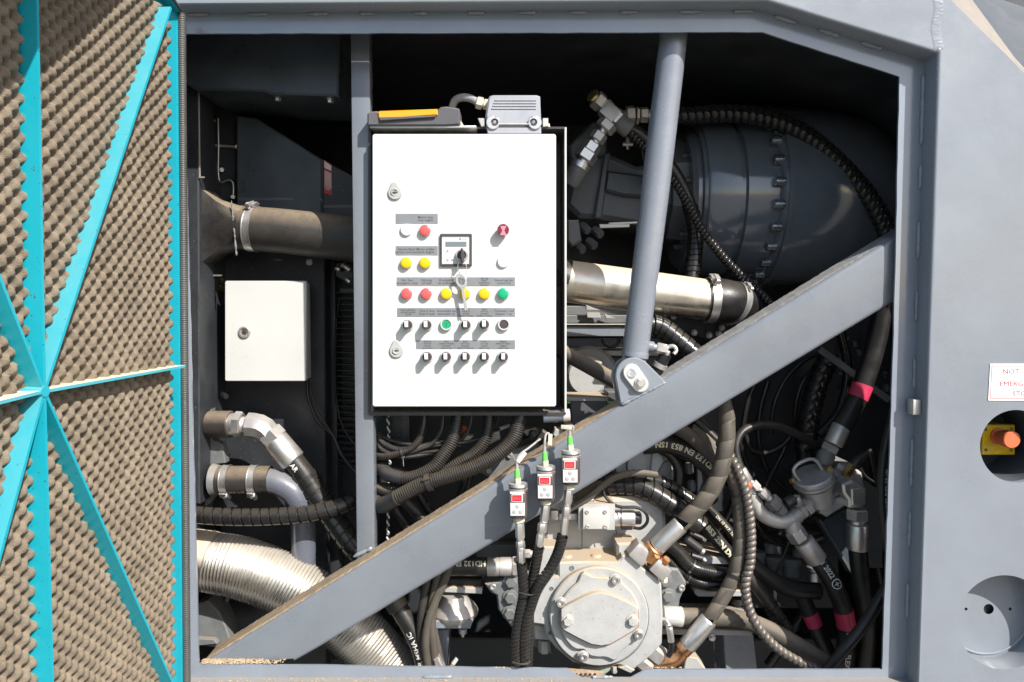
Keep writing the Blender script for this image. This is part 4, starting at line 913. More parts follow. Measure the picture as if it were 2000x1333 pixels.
m = M(); lathe(m, P(1040,852,.20), P(1044,846,.18), [(0,.010),(.6,.011),(1,.007)], 16); lathe(m, P(1062,866,.2), P(1070,872,.18), [(0,.012),(1,.012)], 16); part('valve_knob', m, 'black_plastic', bt)
# ================================================================ gearbox and big bell housing upper right
gb = thing('drive_motor', 'large glossy slate gearbox with a bolted bell housing lying level in the shade', 'gearbox')
GY = .62; gc = lambda x, y=395: P(x, y, GY); K = S(395, GY)
def glathe(name, x0, x1, prof, seg=56, mt='gear_paint', cy_=395, sharp=30, ph=0):
    m = M(); lathe(m, gc(x0,cy_), gc(x1,cy_), [(s, r*K) for s, r in prof], seg, ph=ph); return part(name, m, mt, gb, sharp=sharp)
glathe('bell_housing', 1482, 1735, [(0,172),(.12,172),(.25,171),(.45,166),(.62,157),(.77,143),(.89,118),(.97,86),(1,50)], 64, cy_=388)
glathe('flange', 1466, 1484, [(0,160),(.2,166),(.6,166),(.62,174),(1,174)], 64, cy_=390)
glathe('barrel', 1345, 1470, [(0,150),(.05,153),(.45,153),(.47,146),(.52,146),(.54,154),(1,156)], 64, cy_=392)
glathe('neck_ring', 1322, 1350, [(0,128),(.3,134),(.55,134),(.6,144),(1,148)], 56, cy_=392)
glathe('neck', 1245, 1325, [(0,82),(.6,86),(.62,100),(1,104)], 8, 'gear_paint_dull', 376, 20, pi/8)
m = M(); prism(m, [(1120,330),(1150,305),(1190,300),(1245,325),(1290,318),(1290,440),(1248,440),(1190,430),(1130,425),(1105,400)], .49, .72, .012); part('motor_body', m, 'gear_paint_dull', gb, sharp=25)
m = M(); prism(m, [(1180,300),(1192,298),(1176,428),(1160,426)], .475, .50, .004); prism(m, [(1110,285),(1160,235),(1185,262),(1186,330),(1120,350)], .53, .7, .006); part('motor_flange', m, 'gear_paint_dull', gb)
m = M(); prism(m, [(1186,333),(1290,346),(1282,388),(1216,382),(1180,372)], .468, .50, .006); part('cover_plate', m, 'duct_paint', gb)
m = M(); prism(m, [(1188,435),(1260,432),(1262,436),(1190,440)], .46, .47, .001); prism(m, [(1170,438),(1230,438),(1230,444),(1172,446)], .455, .47, .001); part('pipe_bracket', m, 'zinc_dull', gb)
ib = 0
for i in range(26):
    q = 2*pi*i/26+.05; yy = -cos(q)*162*K; zz = sin(q)*162*K
    if yy > .03: continue
    c = gc(1462,390)+V((0, yy, zz)); m = M(); a = c; cyl(m, c+V((.014,0,0)), c-V((.012,0,0)), .0125, seg=14); part('bolt', m, 'gear_bolt', gb)
for i in range(12):
    q = 2*pi*i/12+.15; yy = -cos(q)*100*K; zz = sin(q)*100*K
    if yy > .02: continue
    c = gc(1322,385)+V((0, yy, zz)); m = M(); hexa(m, c+V((.008,0,0)), c-V((.012,0,0)), .008); part('bolt', m, 'gear_paint_dull', gb)
for x, y in ((1135,440),(1115,462),(1125,478),(1148,470),(1160,448)):
    m = M(); hexa(m, P(x,y,.46), P(x+14,y+12,.44), .012); part('bolt', m, 'gear_paint_dull', gb)
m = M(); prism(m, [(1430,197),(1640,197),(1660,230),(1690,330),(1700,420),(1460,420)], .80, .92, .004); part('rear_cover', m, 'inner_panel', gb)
m = M(); prism(m, [(1108,430),(1130,430),(1136,470),(1118,482),(1108,470)], .40, .46, .004); part('port_block', m, 'cast_dark', gb)
# top right fittings
vf = thing('grease_fitting', 'silver fitting chain topped with a round brass plug above the cabinet corner', 'fitting')
D0 = .33
m = M(); cyl(m, P(1168,197,D0), P(1156,186,D0-.012), .0165, seg=26); part('brass_plug', m, 'brass', vf)
m = M(); cyl(m, P(1155,185.5,D0-.0128), P(1154.6,185,D0-.0134), .0045, seg=8); part('plug_recess', m, 'print_black', vf)
m = M(); hexa(m, P(1176,205,D0), P(1162,192,D0-.006), .0225); hexa(m, P(1186,213,D0), P(1178,206,D0), .0215); part('nut', m, 'zinc_dull', vf)
m = M(); cyl(m, P(1200,228,D0), P(1184,211,D0), .020, seg=22); box(m, P(1190,222,D0), .042,.042,.036, Matrix.Rotation(radians(42),3,'Y'), .005); part('tee_body', m, 'cast_alu', vf)
nut(vf, (1190,240,D0), (1178,254,D0), 20, 'zinc_dull'); stub(vf, 'thread', (1180,250,D0), (1172,264,D0), 9, 'zinc')
nut(vf, (1174,260,D0), (1163,276,D0), 16, 'zinc_dull'); stub(vf, 'thread', (1166,272,D0), (1160,283,D0), 10, 'zinc')
nut(vf, (1161,280,D0), (1149,298,D0), 18, 'zinc'); nut(vf, (1151,296,D0), (1139,314,D0), 22, 'zinc'); stub(vf, 'thread', (1142,312,D0), (1134,324,D0), 13, 'zinc')
ferrule(vf, (1135,321,D0), (1112,362,D0+.01), 19, 'cast_dark'); ferrule(vf, (1136,319,D0), (1130,330,D0), 19.5, 'zinc')
hA, hpA, _ = hose('hydraulic_hose', 'black hose dropping from the brass plug fitting behind the cylinder, wrapped lower down', 'hose', [(1228,252,.34),(1250,265,.345),(1285,300,.36),(1318,340,.37),(1345,395,.38),(1358,450,.38),(1356,500,.37),(1350,545,.36)], 13.5, 'rubber', 'hydraulic hoses', wrap='spiral', wp=11, w0=.55, w1=.97)
nut(hA, (1196,226,.335), (1208,238,.335), 21, 'zinc'); ferrule(hA, (1206,236,.335), (1230,255,.34), 17.5, 'cast_dark')
hB, _, _ = hose('hydraulic_hose', 'ribbed black hose arching over the bell housing to the right wall', 'hose', [(1282,224,.42),(1340,226,.42),(1420,222,.42),(1490,230,.415),(1560,256,.41),(1630,310,.40),(1690,376,.39),(1722,430,.38),(1738,480,.37),(1745,540,.38)], 16, 'rubber', 'hydraulic hoses', wrap='guard', wp=15, wmat='wrap_black')
nut(hB, (1222,226,.42), (1240,225,.42), 18, 'zinc_dull'); nut(hB, (1242,226,.42), (1248,226,.42), 17, 'zinc_dull'); nut(hB, (1250,225,.42), (1266,225,.42), 15, 'zinc_dull'); stub(hB, 'thread', (1264,225,.42), (1285,225,.42), 9, 'zinc')
stub(hB, 'thread', (1225,226,.42), (1205,236,.40), 12, 'zinc_dull')
hose('guarded_cable', 'thin dark cable in a spring guard with bright dots crossing the bell housing', 'cable', [(1226,252,.335),(1240,268,.335),(1262,292,.34),(1310,345,.34),(1345,400,.335),(1372,450,.33),(1420,512,.32),(1470,560,.31),(1530,620,.30)], 7, 'rubber', wrap='guard', wp=8.5, wmat='wrap_black', seg=10)
m = M(); wv = thing('tap_handle', 'small grey tap hanging under the fittings at the top of the gearbox', 'tap')
m = M(); cyl(m, P(1228,262,.38), P(1226,278,.38), .006, seg=10); cyl(m, P(1216,282,.38), P(1236,282,.38), .005, seg=10); cyl(m, P(1226,276,.38), P(1226,292,.38), .004, seg=10); part('tap', m, 'zinc_dull', wv)
ww = thing('side_wall_seams', 'pale rough weld seams running down the dark wall at far right', 'wall')
m = M(); prism(m, [(1696,120),(1760,150),(1765,560),(1700,560)], .66, .68, .003); part('wall_plate', m, 'inner_panel', ww)
for x0, y0, x1, y1 in ((1702,200,1700,310),(1712,332,1708,372),(1680,400,1660,470),(1672,395,1674,380)): bead(P(x0,y0,.655), P(x1,y1,.655), .005, parent=ww, material='lock_grey', lump=.5)
m = M(); cyl(m, P(1650,180,.7), P(1650,150,.7), .028, seg=20); cyl(m, P(1650,150,.7), P(1650,142,.7), .014, seg=12); part('pin_post', m, 'inner_panel', ww)
# wrapped hose under the steel pipe
hose('hydraulic_hose', 'thick black wrapped hose curving from behind the cylinder under the steel pipe to the brace', 'hose', [(1262,632,.26),(1290,640,.26),(1322,664,.25),(1352,690,.24),(1378,718,.23),(1400,750,.22)], 19, 'rubber', 'hydraulic hoses', wrap='spiral', wp=15)
hose('hydraulic_hose', 'second wrapped hose beneath the thick one beside the cylinder fitting', 'hose', [(1318,720,.27),(1340,738,.26),(1352,760,.25),(1360,790,.24)], 16, 'rubber', 'hydraulic hoses', wrap='spiral', wp=15)
cbk = thing('pipe_bracket', 'dark bracket with small bolts under the steel pipe clamp', 'bracket')
m = M(); prism(m, [(1290,612),(1340,612),(1420,640),(1470,628),(1480,660),(1390,665),(1310,640)], .38, .45, .003); part('plate', m, 'inner_panel', cbk)
for x, y in ((1300,612),(1316,618),(1410,640),(1440,632),(1356,650),(1385,655),(1404,652)): put('bolt', mesh_hexbolt(.006,.01), 'zinc_dull', cbk, x, y, .37)
# ================================================================ pressure sensors in front of the brace
def sensor(ox, oy, label, below, hpts, hr, lead):
    t = thing('pressure_sensor', label, 'pressure sensor', 'pressure sensors in front of the brace')
    X = lambda x: x+ox; Y = lambda y: y+oy; d = .012
    m = M(); lathe(m, P(X(1012),Y(950),.022), P(X(1012),Y(1010),.022), [(0,.0185),(.9,.0185),(1,.0165)], 30); part('sensor_body', m, 'sensor_body', t)
    m = M(); lathe(m, P(X(1012),Y(944),.022), P(X(1012),Y(958),.022), [(0,.010),(.02,.0185),(.35,.0195),(.45,.0180),(.6,.0180),(.65,.0195),(1,.0192)], 32); part('sensor_cap', m, 'zinc', t)
    m = M(); pbox(m, X(995),Y(960),X(1027),Y(1009),.0015,.020,.0015); part('face_block', m, 'sensor_body', t)
    m = M(); prism(m, [(X(996),Y(961)),(X(1024),Y(961)),(X(1024),Y(965)),(X(996),Y(965))], .0003, .0015, .0002); fc = part('face_strip', m, 'sensor_face', t)
    m = M(); prism(m, [(X(999),Y(966)),(X(1021),Y(966)),(X(1021),Y(981)),(X(999),Y(981))], .0003, .0015, .0002, [[(X(1000),Y(967.5)),(X(1019),Y(967.5)),(X(1019),Y(980)),(X(1000),Y(980))]]); part('screen_frame', m, 'sensor_face', t)
    m = M(); prism(m, [(X(1000),Y(967)),(X(1019.5),Y(967)),(X(1019.5),Y(980.5)),(X(1000),Y(980.5))], .0007, .0016, .0001); sc = part('red_display', m, 'screen_red', t)
    m = M()
    for dx in (1004.5,1009.5,1014.5): flat_text(m, '8', X(dx), Y(974), .0006, 7, .01)
    part('digits', m, 'btn_red', sc)
    m = M(); prism(m, [(X(996.5),Y(983)),(X(1025),Y(983)),(X(1025),Y(1008)),(X(997),Y(1008))], .0002, .0015, .0003); kp = part('keypad', m, 'sensor_face', t)
    for bx, by in ((1010.8,989.5),(1004.6,1000.4),(1017,1000.4)):
        m = M(); q = P(X(bx),Y(by),.0002); lathe(m, q, q-V((0,.0012,0)), [(0,.0032),(.5,.0032),(1,.0028)], 14); lathe(m, q, q-V((0,.0006,0)), [(0,.0042),(1,.0040)], 14); part('key', m, 'lock_grey', kp)
    m = M(); prism(m, [(X(1000),Y(982)),(X(1003),Y(982)),(X(1003),Y(982.8)),(X(1000),Y(982.8))], .0003, .001, 0); flat_text(m, '– – –', X(1010), Y(986.5), .0, 2.4, .01); part('key_print', m, 'print_black', kp)
    nut(t, (X(1011),Y(946),.022), (X(1010.5),Y(933),.022), 6.5, 'gland_ivory', 'plug_nut')
    stub(t, 'green_plug', (X(1010.5),Y(934),.022), (X(1009.5),Y(917),.022), 5.8, 'plug_green', 4.8)
    stub(t, 'plug_sleeve', (X(1009.5),Y(918),.022), (X(1009.5),Y(906),.022), 4, 'cable_grey', 2.6)
    m = M(); lp = Path([(x, y, dd_, 2.2) for x, y, dd_ in lead[0]], 2.2); tube(m, lp, seg=8, step=.003); part('lead', m, 'cable_grey', t)
    m = M(); a, b = lead[1]; pa = P(*a); pb = P(*b); dv = (pb-pa); tt, n, bb = frame_of(dv); box(m, (pa+pb)/2, dv.length, .008, .0035, Matrix((tt, bb, n)).transposed(), .0006); part('cable_tag', m, 'gland_ivory', t)
    for (x0,y0,x1,y1,r,kind,mt) in below:
        (nut if kind == 'n' else lambda *a_: stub(t, 'thread', a_[1], a_[2], a_[3], a_[4]))(t, (x0,y0,.024), (x1,y1,.024), r, mt)
    h, hp_, _ = hose('sensor_hose', label.replace('digital pressure sensor','wrapped hose of the sensor'), 'hose', hpts, hr, 'rubber', 'wrapped hoses of the pressure sensors', wrap='spiral', wp=8.5, seg=14)
    return t, h, hp_
sensor(0,0,'digital pressure sensor with red display, left and lowest of the three',
   [(1013,1010,1015,1021,10.5,'n','gland_ivory'),(1015,1022,1016,1053,9,'n','zinc'),(1016,1053,1016,1057,7,'s','zinc'),(1016,1057,1017,1070,9,'n','zinc'),(1017,1070,1017,1075,8,'s','zinc'),(1017,1074,1018,1100,8,'n','zinc')],
   [(1018,1096,.025),(1021,1130,.03),(1022,1165,.035),(1014,1205,.04),(1008,1250,.045),(1009,1300,.06),(1012,1330,.075)], 7.6,
   ([(1009.5,908,.022),(1010,898,.022),(1018,886,.03),(1032,876,.04),(1055,858,.06)], ((1011,903,.020),(1026,884,.026))))
sensor(54,-34,'digital pressure sensor with red display, middle one of the three',
   [(1066,976,1066,986,10,'n','gland_ivory'),(1066,987,1062,1018,8.5,'n','zinc'),(1062,1018,1061,1023,7.5,'s','zinc'),(1060,1022,1058,1040,9.5,'n','zinc'),(1058,1040,1056,1044,7,'s','zinc'),(1056,1043,1053,1068,8,'n','zinc')],
   [(1053,1064,.026),(1047,1100,.035),(1039,1140,.045),(1034,1180,.06),(1032,1240,.07),(1030,1300,.08),(1028,1330,.09)], 7.8,
   ([(1063,874,.022),(1064,862,.022),(1066,850,.03),(1071,846,.035),(1073,852,.035)], ((1074,870,.028),(1075,848,.030))))
_, sh3, hp3 = sensor(103,-65,'digital pressure sensor with red display, right and highest of the three',
   [(1112,946,1112,957,10,'n','gland_ivory'),(1111,957,1108,984,9,'n','zinc'),(1108,984,1107,990,7,'s','zinc'),(1107,990,1105,1008,8.5,'n','zinc'),(1105,1008,1104,1012,6.5,'s','zinc'),(1104,1011,1100,1044,7.5,'n','zinc')],
   [(1100,1042,.027),(1092,1075,.03),(1076,1110,.032),(1052,1146,.03),(1038,1180,.035),(1026,1225,.04),(1024,1270,.05),(1027,1325,.07)], 8.4,
   ([(1118.5,842,.022),(1120,836,.022),(1117,832,.024),(1102,833,.03)], ((1117,836,.020),(1096,834,.026))))
m = M(); pp = Path([(1012,1157,.018,1.6),(1025,1161,.012,1.6),(1040,1163,.016,1.6),(1044,1160,.03,1.6)], 1.6); tube(m, pp, seg=8); part('cable_tie', m, 'rubber', sh3)
m = M(); pp = Path([(1001,1294,.04,2),(1014,1298,.032,2),(1030,1297,.036,2),(1035,1293,.05,2)], 2); tube(m, pp, seg=8); part('cable_tie', m, 'conduit', sh3)
# ================================================================ hydraulic pump
pu = thing('hydraulic_pump', 'large light grey cast hydraulic pump with a round cover and diamond plate', 'pump')
F = .175
body = [(1090,1099),(1150,1097),(1206,1098),(1213,1092),(1215,1086),(1238,1085),(1262,1116),(1282,1128),(1292,1142),(1295,1200),(1293,1258),(1275,1280),(1240,1308),(1226,1312),(1220,1304),(1210,1300),(1170,1304),(1120,1296),(1085,1266),(1066,1242),(1062,1222),(1040,1219),(1039,1188),(1052,1158),(1070,1134),(1076,1127),(1090,1125)]
m = M(); prism(m, body, F, F+.10, .004); part('pump_body', m, 'cast_grey', pu, sharp=40)
m = M(); prism(m, [(1063,990),(1092,972),(1285,972),(1300,985),(1302,1040),(1290,1062),(1262,1076),(1262,1090),(1215,1090),(1060,1090)], .265, .42, .010); part('upper_block', m, 'cast_grey', pu, sharp=40)
m = M(); prism(m, [(1205,1062),(1240,1060),(1262,1086),(1262,1116),(1205,1100)], .20, .27, .005); part('port_lug', m, 'cast_grey', pu)
m = M(); prism(m, [(1086,1104),(1090,1124),(1074,1128),(1050,1130),(1050,1100),(1062,1068),(1100,1068)], .21, .27, .004); part('side_lug', m, 'cast_grey', pu)
m = M(); prism(m, circ(1170,1205,98.2,72), F-.0012, F+.001, 0); part('gasket', m, 'cast_dark', pu)
m = M(); prism(m, circ(1170,1205,97,72), F-.016, F+.001, .003); cvv = part('round_cover', m, 'cast_grey', pu, sharp=50)
inner = []
for i in range(96):
    a = 2*pi*i/96; r = 80
    for ca, w_, hh in ((radians(-110),.13,14),(radians(-65),.10,11),(radians(70),.13,12),(radians(-167),.1,-8),(radians(25),.1,-4),(radians(115),.14,-8)):
        dlt = (a-ca+pi)%(2*pi)-pi; r += hh*math.exp(-(dlt/w_)**2)
    inner.append((1171+r*cos(a), 1206+r*sin(a)*.98))
m = M(); prism(m, inner, F-.026, F-.014, .0025); part('raised_disc', m, 'cast_grey', cvv, sharp=50)
dia = [(1096,1192),(1102,1186),(1140,1167),(1157,1160),(1172,1157.5),(1190,1161),(1210,1169),(1242,1185),(1247,1191),(1247,1222),(1241,1230),(1215,1246),(1192,1259),(1175,1262),(1155,1259),(1130,1247),(1102,1232),(1096,1225)]
m = M(); prism(m, offset(dia, -.9), F-.0275, F-.024, .0); part('gasket', m, 'rust', pu)
m = M(); prism(m, dia, F-.040, F-.020, .0015); part('diamond_plate', m, 'cast_grey', pu, sharp=25)
hb = mesh_hexbolt(.0105,.010); 
for x, y in ((1109,1212),(1235,1212)): put('hex_bolt', hb, 'cast_grey', pu, x, y, F-.0395, rot=(0,radians(random.uniform(0,30)),0))
sb = mesh_socket(.0092,.011); wsh = M(); cyl(wsh, V((0,0,0)), V((0,-.0018,0)), .0125, seg=20)
for x, y in ((1202,1131),(1095,1176),(1246,1238),(1139,1281)):
    o = put('socket_screw', sb, 'zinc', pu, x, y, F-.0255); part('washer', wsh.mesh('washer'), 'cast_grey', o)
for x, y, r in ((1117,1110,5),(1077,1150,4),(1074,1237,4),(1214,1119,2)): m = M(); q = P(x,y,F-.0002); lathe(m, q, q-V((0,.001,0)), [(0,r*.0012),(1,r*.0011),(1,r*.0008),(-.5,r*.0007),(-.5,0)], 16); part('boss_hole', m, 'cast_dark', pu)
for x, y in ((1107,1087),(1164,1086)):
    m = M(); q = P(x,y,.21); lathe(m, q+V((0,0,-.002)), q+V((0,0,.004)), [(0,.013),(.5,.012),(1,.008)], 18); part('top_bolt', m, 'cast_grey', pu)
m = M(); box(m, P(1137,1098,F+.04)+V((0,0,.001)), .10,.05,.001); part('seam_strip', m, 'rubber_tan', pu)
for x in (1137,1204): m = M(); pbox(m, x-.6,1036,x+.6,1068,.2635,.266,0); part('casting_seam', m, 'cast_dark', pu)
m = M(); prism(m, [(1042,1220),(1064,1222),(1070,1240),(1082,1252),(1044,1250)], F+.03, F+.09, .003); part('drain_block', m, 'cast_grey', pu)
nut(pu, (1063,1250,F+.05), (1063,1274,F+.05), 12, 'cast_grey', 'drain_plug')
m = M(); prism(m, [(1120,1292),(1205,1292),(1200,1306),(1180,1320),(1160,1320),(1142,1306)], F+.012, F+.09, .003); part('sump_bottom', m, 'oil_rag', pu)
for x in (1139,1200): nut(pu, (x,1302,F+.01), (x,1314,F+.01), 6, 'cast_grey')
m = M(); prism(m, [(1108,1314),(1180,1320),(1176,1345),(1130,1345)], .14, .16, .001); part('mesh_strip', m, 'dirt', pu)
m = M()
for i in range(5):
    for j in range(3): prism(m, circ(1126+i*9+4*(j%2),1318+j*5,2.6,8), .1385, .1399, 0)
o = part('mesh_holes', m, 'btn_dark', pu); o['kind'] = 'stuff'
m = M(); prism(m, [(1208,1305),(1223,1300),(1240,1310),(1232,1316),(1222,1312)], F-.002, F+.05, .002); part('foot', m, 'cast_grey', pu)
# left mounting flange with three bolts
m = M(); prism(m, [(946,1141),(975,1136),(1000,1122),(1060,1110),(1070,1240),(1080,1280),(1035,1262),(1000,1228),(973,1192),(970,1164),(958,1158)], .235, .28, .004); part('mount_flange', m, 'cast_dark', pu)
hb2 = mesh_hexbolt(.0135,.012)
for x, y in ((998,1135),(997,1166),(996,1197)): put('flange_bolt', hb2, 'cast_dark', pu, x, y, .234)
put('socket_screw', mesh_socket(.0075,.006), 'zinc', pu, 963, 1146, .234)
m = M(); prism(m, [(1290,1108),(1325,1112),(1342,1140),(1328,1172),(1326,1188),(1290,1190)], .245, .28, .004); part('mount_flange', m, 'cast_dark', pu)
put('flange_bolt', hb2, 'cast_dark', pu, 1304, 1163, .244); put('flange_bolt', hb2, 'cast_dark', pu, 1299, 1134, .244); put('socket_screw', mesh_socket(.0075,.006), 'zinc', pu, 1331, 1148, .244)
# solenoid valve
sv = thing('solenoid_valve', 'small white valve block with four screws and a silver coil on the pump', 'valve')
m = M(); pbox(m, 1130,985,1201,1036,.20,.27,.002); part('valve_base', m, 'cast_grey', sv)
m = M(); pbox(m, 1139,994,1190,1034,.19,.205,.002); part('valve_plate', m, 'bezel', sv)
for x, y in ((1147,1000),(1182,1000),(1147,1029),(1182,1029)): put('socket_screw', mesh_socket(.0045,.003), 'zinc_dull', sv, x, y, .19)
m = M(); lathe(m, P(1196,1012,.225), P(1239,1012,.225), [(0,.0185),(.02,.0195),(.35,.0195),(.36,.0185),(.40,.0185),(.41,.0195),(.97,.0195),(1,.018)], 36); part('coil', m, 'zinc', sv)
m = M(); cyl(m, P(1238,1012,.225), P(1252,1012,.225), .0135, seg=20)
for i in range(8): q = 2*pi*i/8; c = P(1245,1012,.225); box(m, c+V((0, -cos(q)*.0135, sin(q)*.0135)), .013,.003,.003)
part('coil_nut', m, 'black_plastic', sv)
m = M(); pbox(m, 1214,1026,1236,1036,.215,.245,.002); part('plug_socket', m, 'black_plastic', sv)
m = M(); vcp = Path([(1237,1031,.222),(1252,1032,.215),(1264,1020,.208),(1262,1004,.205),(1245,992,.205),(1214,991,.205),(1196,984,.208),(1181,968,.212),(1178,950,.215),(1183,936,.22),(1200,928,.23),(1230,924,.24)], 3.2)
tube(m, vcp, seg=10, step=.004); part('valve_cable', m, 'rubber', sv)
m = M(); cyl(m, P(1157,984,.23), P(1154,974,.225), .007, seg=14); cyl(m, P(1160,981,.22), P(1168,986,.215), .005, seg=12); part('small_plug', m, 'zinc_dull', sv)
m = M(); tube(m, Path([(1213,990,.205,1.2),(1213,1010,.200,1.2),(1213,1030,.204,1.2)],1.2), seg=6); part('cable_tie', m, 'rubber', sv)
hose('brown_cable', 'dusty brown cable with a turned back end running over the pump from the brace', 'cable', [(1112,995,.20),(1148,973,.20),(1178,948,.21),(1206,931,.22),(1245,924,.23),(1282,928,.25)], 6.5, 'hose_brown', seg=14)
# fittings left above pump
lf = thing('pipe_coupling', 'dusty zinc couplings left of the pump behind the sensor hoses', 'fitting')
ferrule(lf, (950,1107,.23), (1000,1107,.23), 18, 'zinc_dull', grooves=1); nut(lf, (1000,1107,.23), (1012,1107,.23), 20, 'zinc_dull')
m = M(); pbox(m, 1076,998,1090,1016,.20,.22,.002); pbox(m, 1092,1004,1128,1016,.22,.25,.002); part('coupling_block', m, 'zinc_dull', lf)
nut(lf, (1022,1082,.20), (1036,1082,.20), 9, 'zinc_dull'); stub(lf, 'thread', (1034,1082,.20), (1060,1085,.20), 7, 'zinc_dull')
hT, hTp, _ = hose('hydraulic_hose', 'black hose with printed letters entering the coupling left of the pump', 'hose', [(840,1107,.23),(880,1107,.23),(952,1107,.23)], 18, 'rubber', 'hydraulic hoses')
part('lettering', hose_text('HD132 EN 853', hTp, hTp.L-.004, .0125, phi=.65, flip=-1, bold=.03), 'print_yellow', hT)
# ================================================================ mount bottom centre
mt_ = thing('rubber_mount', 'round dusty metal engine mount on a plate below the brace', 'engine mount')
m = M(); lathe(m, P(888,1160,.26), P(888,1212,.26), [(0,.030),(.15,.034),(.5,.052),(.62,.056),(.72,.055),(.95,.044),(1,.040)], 40); part('mount_cup', m, 'zinc_dull', mt_)
m = M(); prism(m, [(820,1213),(924,1213),(918,1229),(820,1229)], .215, .33, .002); part('mount_plate', m, 'machine_paint_dusty', mt_)
m = M(); prism(m, [(838,1230),(877,1230),(870,1345),(838,1345)], .25, .33, .002); part('mount_post', m, 'machine_paint', mt_)
nut(mt_, (905,1220,.225), (905,1207,.225), 9, 'zinc_dull'); nut(mt_, (904,1229,.225), (904,1238,.225), 8, 'zinc_dull'); stub(mt_, 'stud', (904,1236,.225), (904,1244,.225), 3, 'zinc')
m = M(); prism(m, [(866,1130),(942,1133),(942,1148),(866,1146)], .25, .33, .003); part('rubber_block', m, 'rubber', mt_)
m = M(); prism(m, [(868,1147),(942,1149),(941,1161),(866,1158)], .24, .33, .002); part('support_bar', m, 'cast_grey', mt_)
for lb_, pts, r, mt in (('brown cable bundle in front of the round mount, right strand', [(880,1100,.20),(868,1135,.20),(850,1175,.195),(836,1215,.19),(831,1260,.19),(838,1320,.20)], 8, 'hose_brown'),
    ('brown cable bundle in front of the round mount, middle strand', [(858,1115,.21),(848,1160,.205),(842,1200,.20),(845,1250,.20),(852,1320,.21)], 8.5, 'hose_brown'),
    ('brown cable bundle in front of the round mount, left strand', [(838,1130,.215),(830,1160,.21),(824,1200,.205),(822,1250,.205),(828,1320,.21)], 8.5, 'rubber_tan'),
    ('brown cable bundle in front of the round mount, rear strand', [(868,1110,.225),(855,1160,.22),(846,1210,.22),(856,1270,.22),(872,1330,.23)], 7, 'hose_brown')):
    hose('brown_cable', lb_, 'cable', pts, r, mt, 'cables in front of the round mount', seg=14)
hS, hSp, _ = hose('hydraulic_hose', 'black hose with white print sloping down right of the ribbed exhaust pipe', 'hose', [(762,1160,.235),(780,1190,.23),(800,1222,.225),(820,1265,.22),(835,1325,.22)], 18, 'rubber', 'hydraulic hoses')
part('lettering', hose_text('AR MSHA IC', hSp, hSp.L*.86, .0125, phi=-.2, flip=-1, bold=.02), 'print_white', hS); ferrule(hS, (764,1163,.235), (780,1190,.23), 21, 'rubber_tan')
ch = thing('spray_nozzle', 'small white ended nozzle lying at the bottom lip left of the pump', 'nozzle')
stub(ch, 'tip', (893,1286,.19), (884,1298,.185), 4.2, 'bezel'); stub(ch, 'stem', (885,1297,.186), (874,1312,.18), 3.2, 'estop_red')
m = M(); prism(m, [(846,1290),(856,1284),(862,1296),(874,1320),(852,1320)], .19, .21, .003); part('clamp_block', m, 'zinc_dull', ch)
uf = thing('bay_floor_plate', 'dark dusty base plate with ridges at the bottom of the bay behind the hoses', 'base plate')
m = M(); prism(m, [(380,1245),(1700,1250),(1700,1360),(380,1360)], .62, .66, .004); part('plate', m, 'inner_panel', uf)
m = M(); pbox(m, 930,1065,1010,1100,.40,.45,.003); part('beam_web', m, 'cast_dark', uf)
# ================================================================ hoses right of the pump
hM, hMp, _ = hose('hydraulic_hose', 'largest dusty hose bending from behind the brace down to the pump outlet', 'hose', [(1392,760,.20),(1412,785,.19),(1420,830,.18),(1416,880,.175),(1405,926,.172),(1388,960,.17),(1362,993,.17),(1328,1025,.175)], 16.5, 'hose_brown', 'hydraulic hoses', wrap='lap', wp=36, seg=26)
ferrule(hM, (1330,1024,.175), (1281,1070,.18), 17.5, 'zinc', grooves=0)
m = M(); a = P(1281,1070,.18); b = P(1262,1090,.185); cyl(m, a, b, .023, seg=28); part('flange_head', m, 'copper_steel', hM)
for px, py, w_, h_, mt in ((1248,1078,.062,.034,'zinc_dull'),(1287,1108,.055,.034,'zinc')):
    m = M(); box(m, P(px,py,.185), h_*1.25, .045, w_*.62, Matrix.Rotation(radians(42),3,'Y'), .006); part('split_flange', m, mt, hM)
m = M(); cyl(m, P(1272,1098,.17), P(1284,1086,.158), .0075, seg=14); hexa(m, P(1296,1100,.17), P(1303,1092,.165), .010); part('flange_bolt', m, 'copper_steel', hM)
hN, hNp, _ = hose('hydraulic_hose', 'second dusty hose arching right and down to the copper coloured elbow', 'hose', [(1330,815,.27),(1345,838,.26),(1372,858,.25),(1402,888,.24),(1428,924,.23),(1442,965,.225),(1446,1015,.22),(1445,1070,.215),(1435,1122,.21),(1415,1162,.205),(1383,1212,.20)], 14, 'hose_brown', 'hydraulic hoses', wrap='lap', wp=34, seg=24)
for p_, r_ in zip(hNp.p, range(0)): pass
ferrule(hN, (1385,1210,.20), (1340,1264,.20), 17.5, 'zinc')
m = M(); lathe(m, P(1342,1261,.20), P(1332,1272,.20), [(0,.0185),(.1,.019),(.9,.019),(1,.017)], 26); part('collar', m, 'copper_steel', hN)
m = M(); tube(m, Path([(1336,1268,.20,13),(1326,1284,.20,13),(1308,1294,.20,13),(1286,1296,.205,12.5),(1270,1290,.21,12)],13), seg=22, step=.005); part('copper_elbow', m, 'copper_steel', hN)
nut(hN, (1292,1286,.20), (1266,1264,.205), 20, 'zinc_dull'); nut(hN, (1270,1308,.19), (1246,1288,.195), 15, 'zinc_dull')
tie(hN, hNp, hNp.L*.775, 'rubber', dr=.003, w=.007, tail=.02, ang=-.9); tie(hN, hNp, hNp.L*.42, 'rubber', dr=.003, w=.006, tail=.02, ang=-1.1)
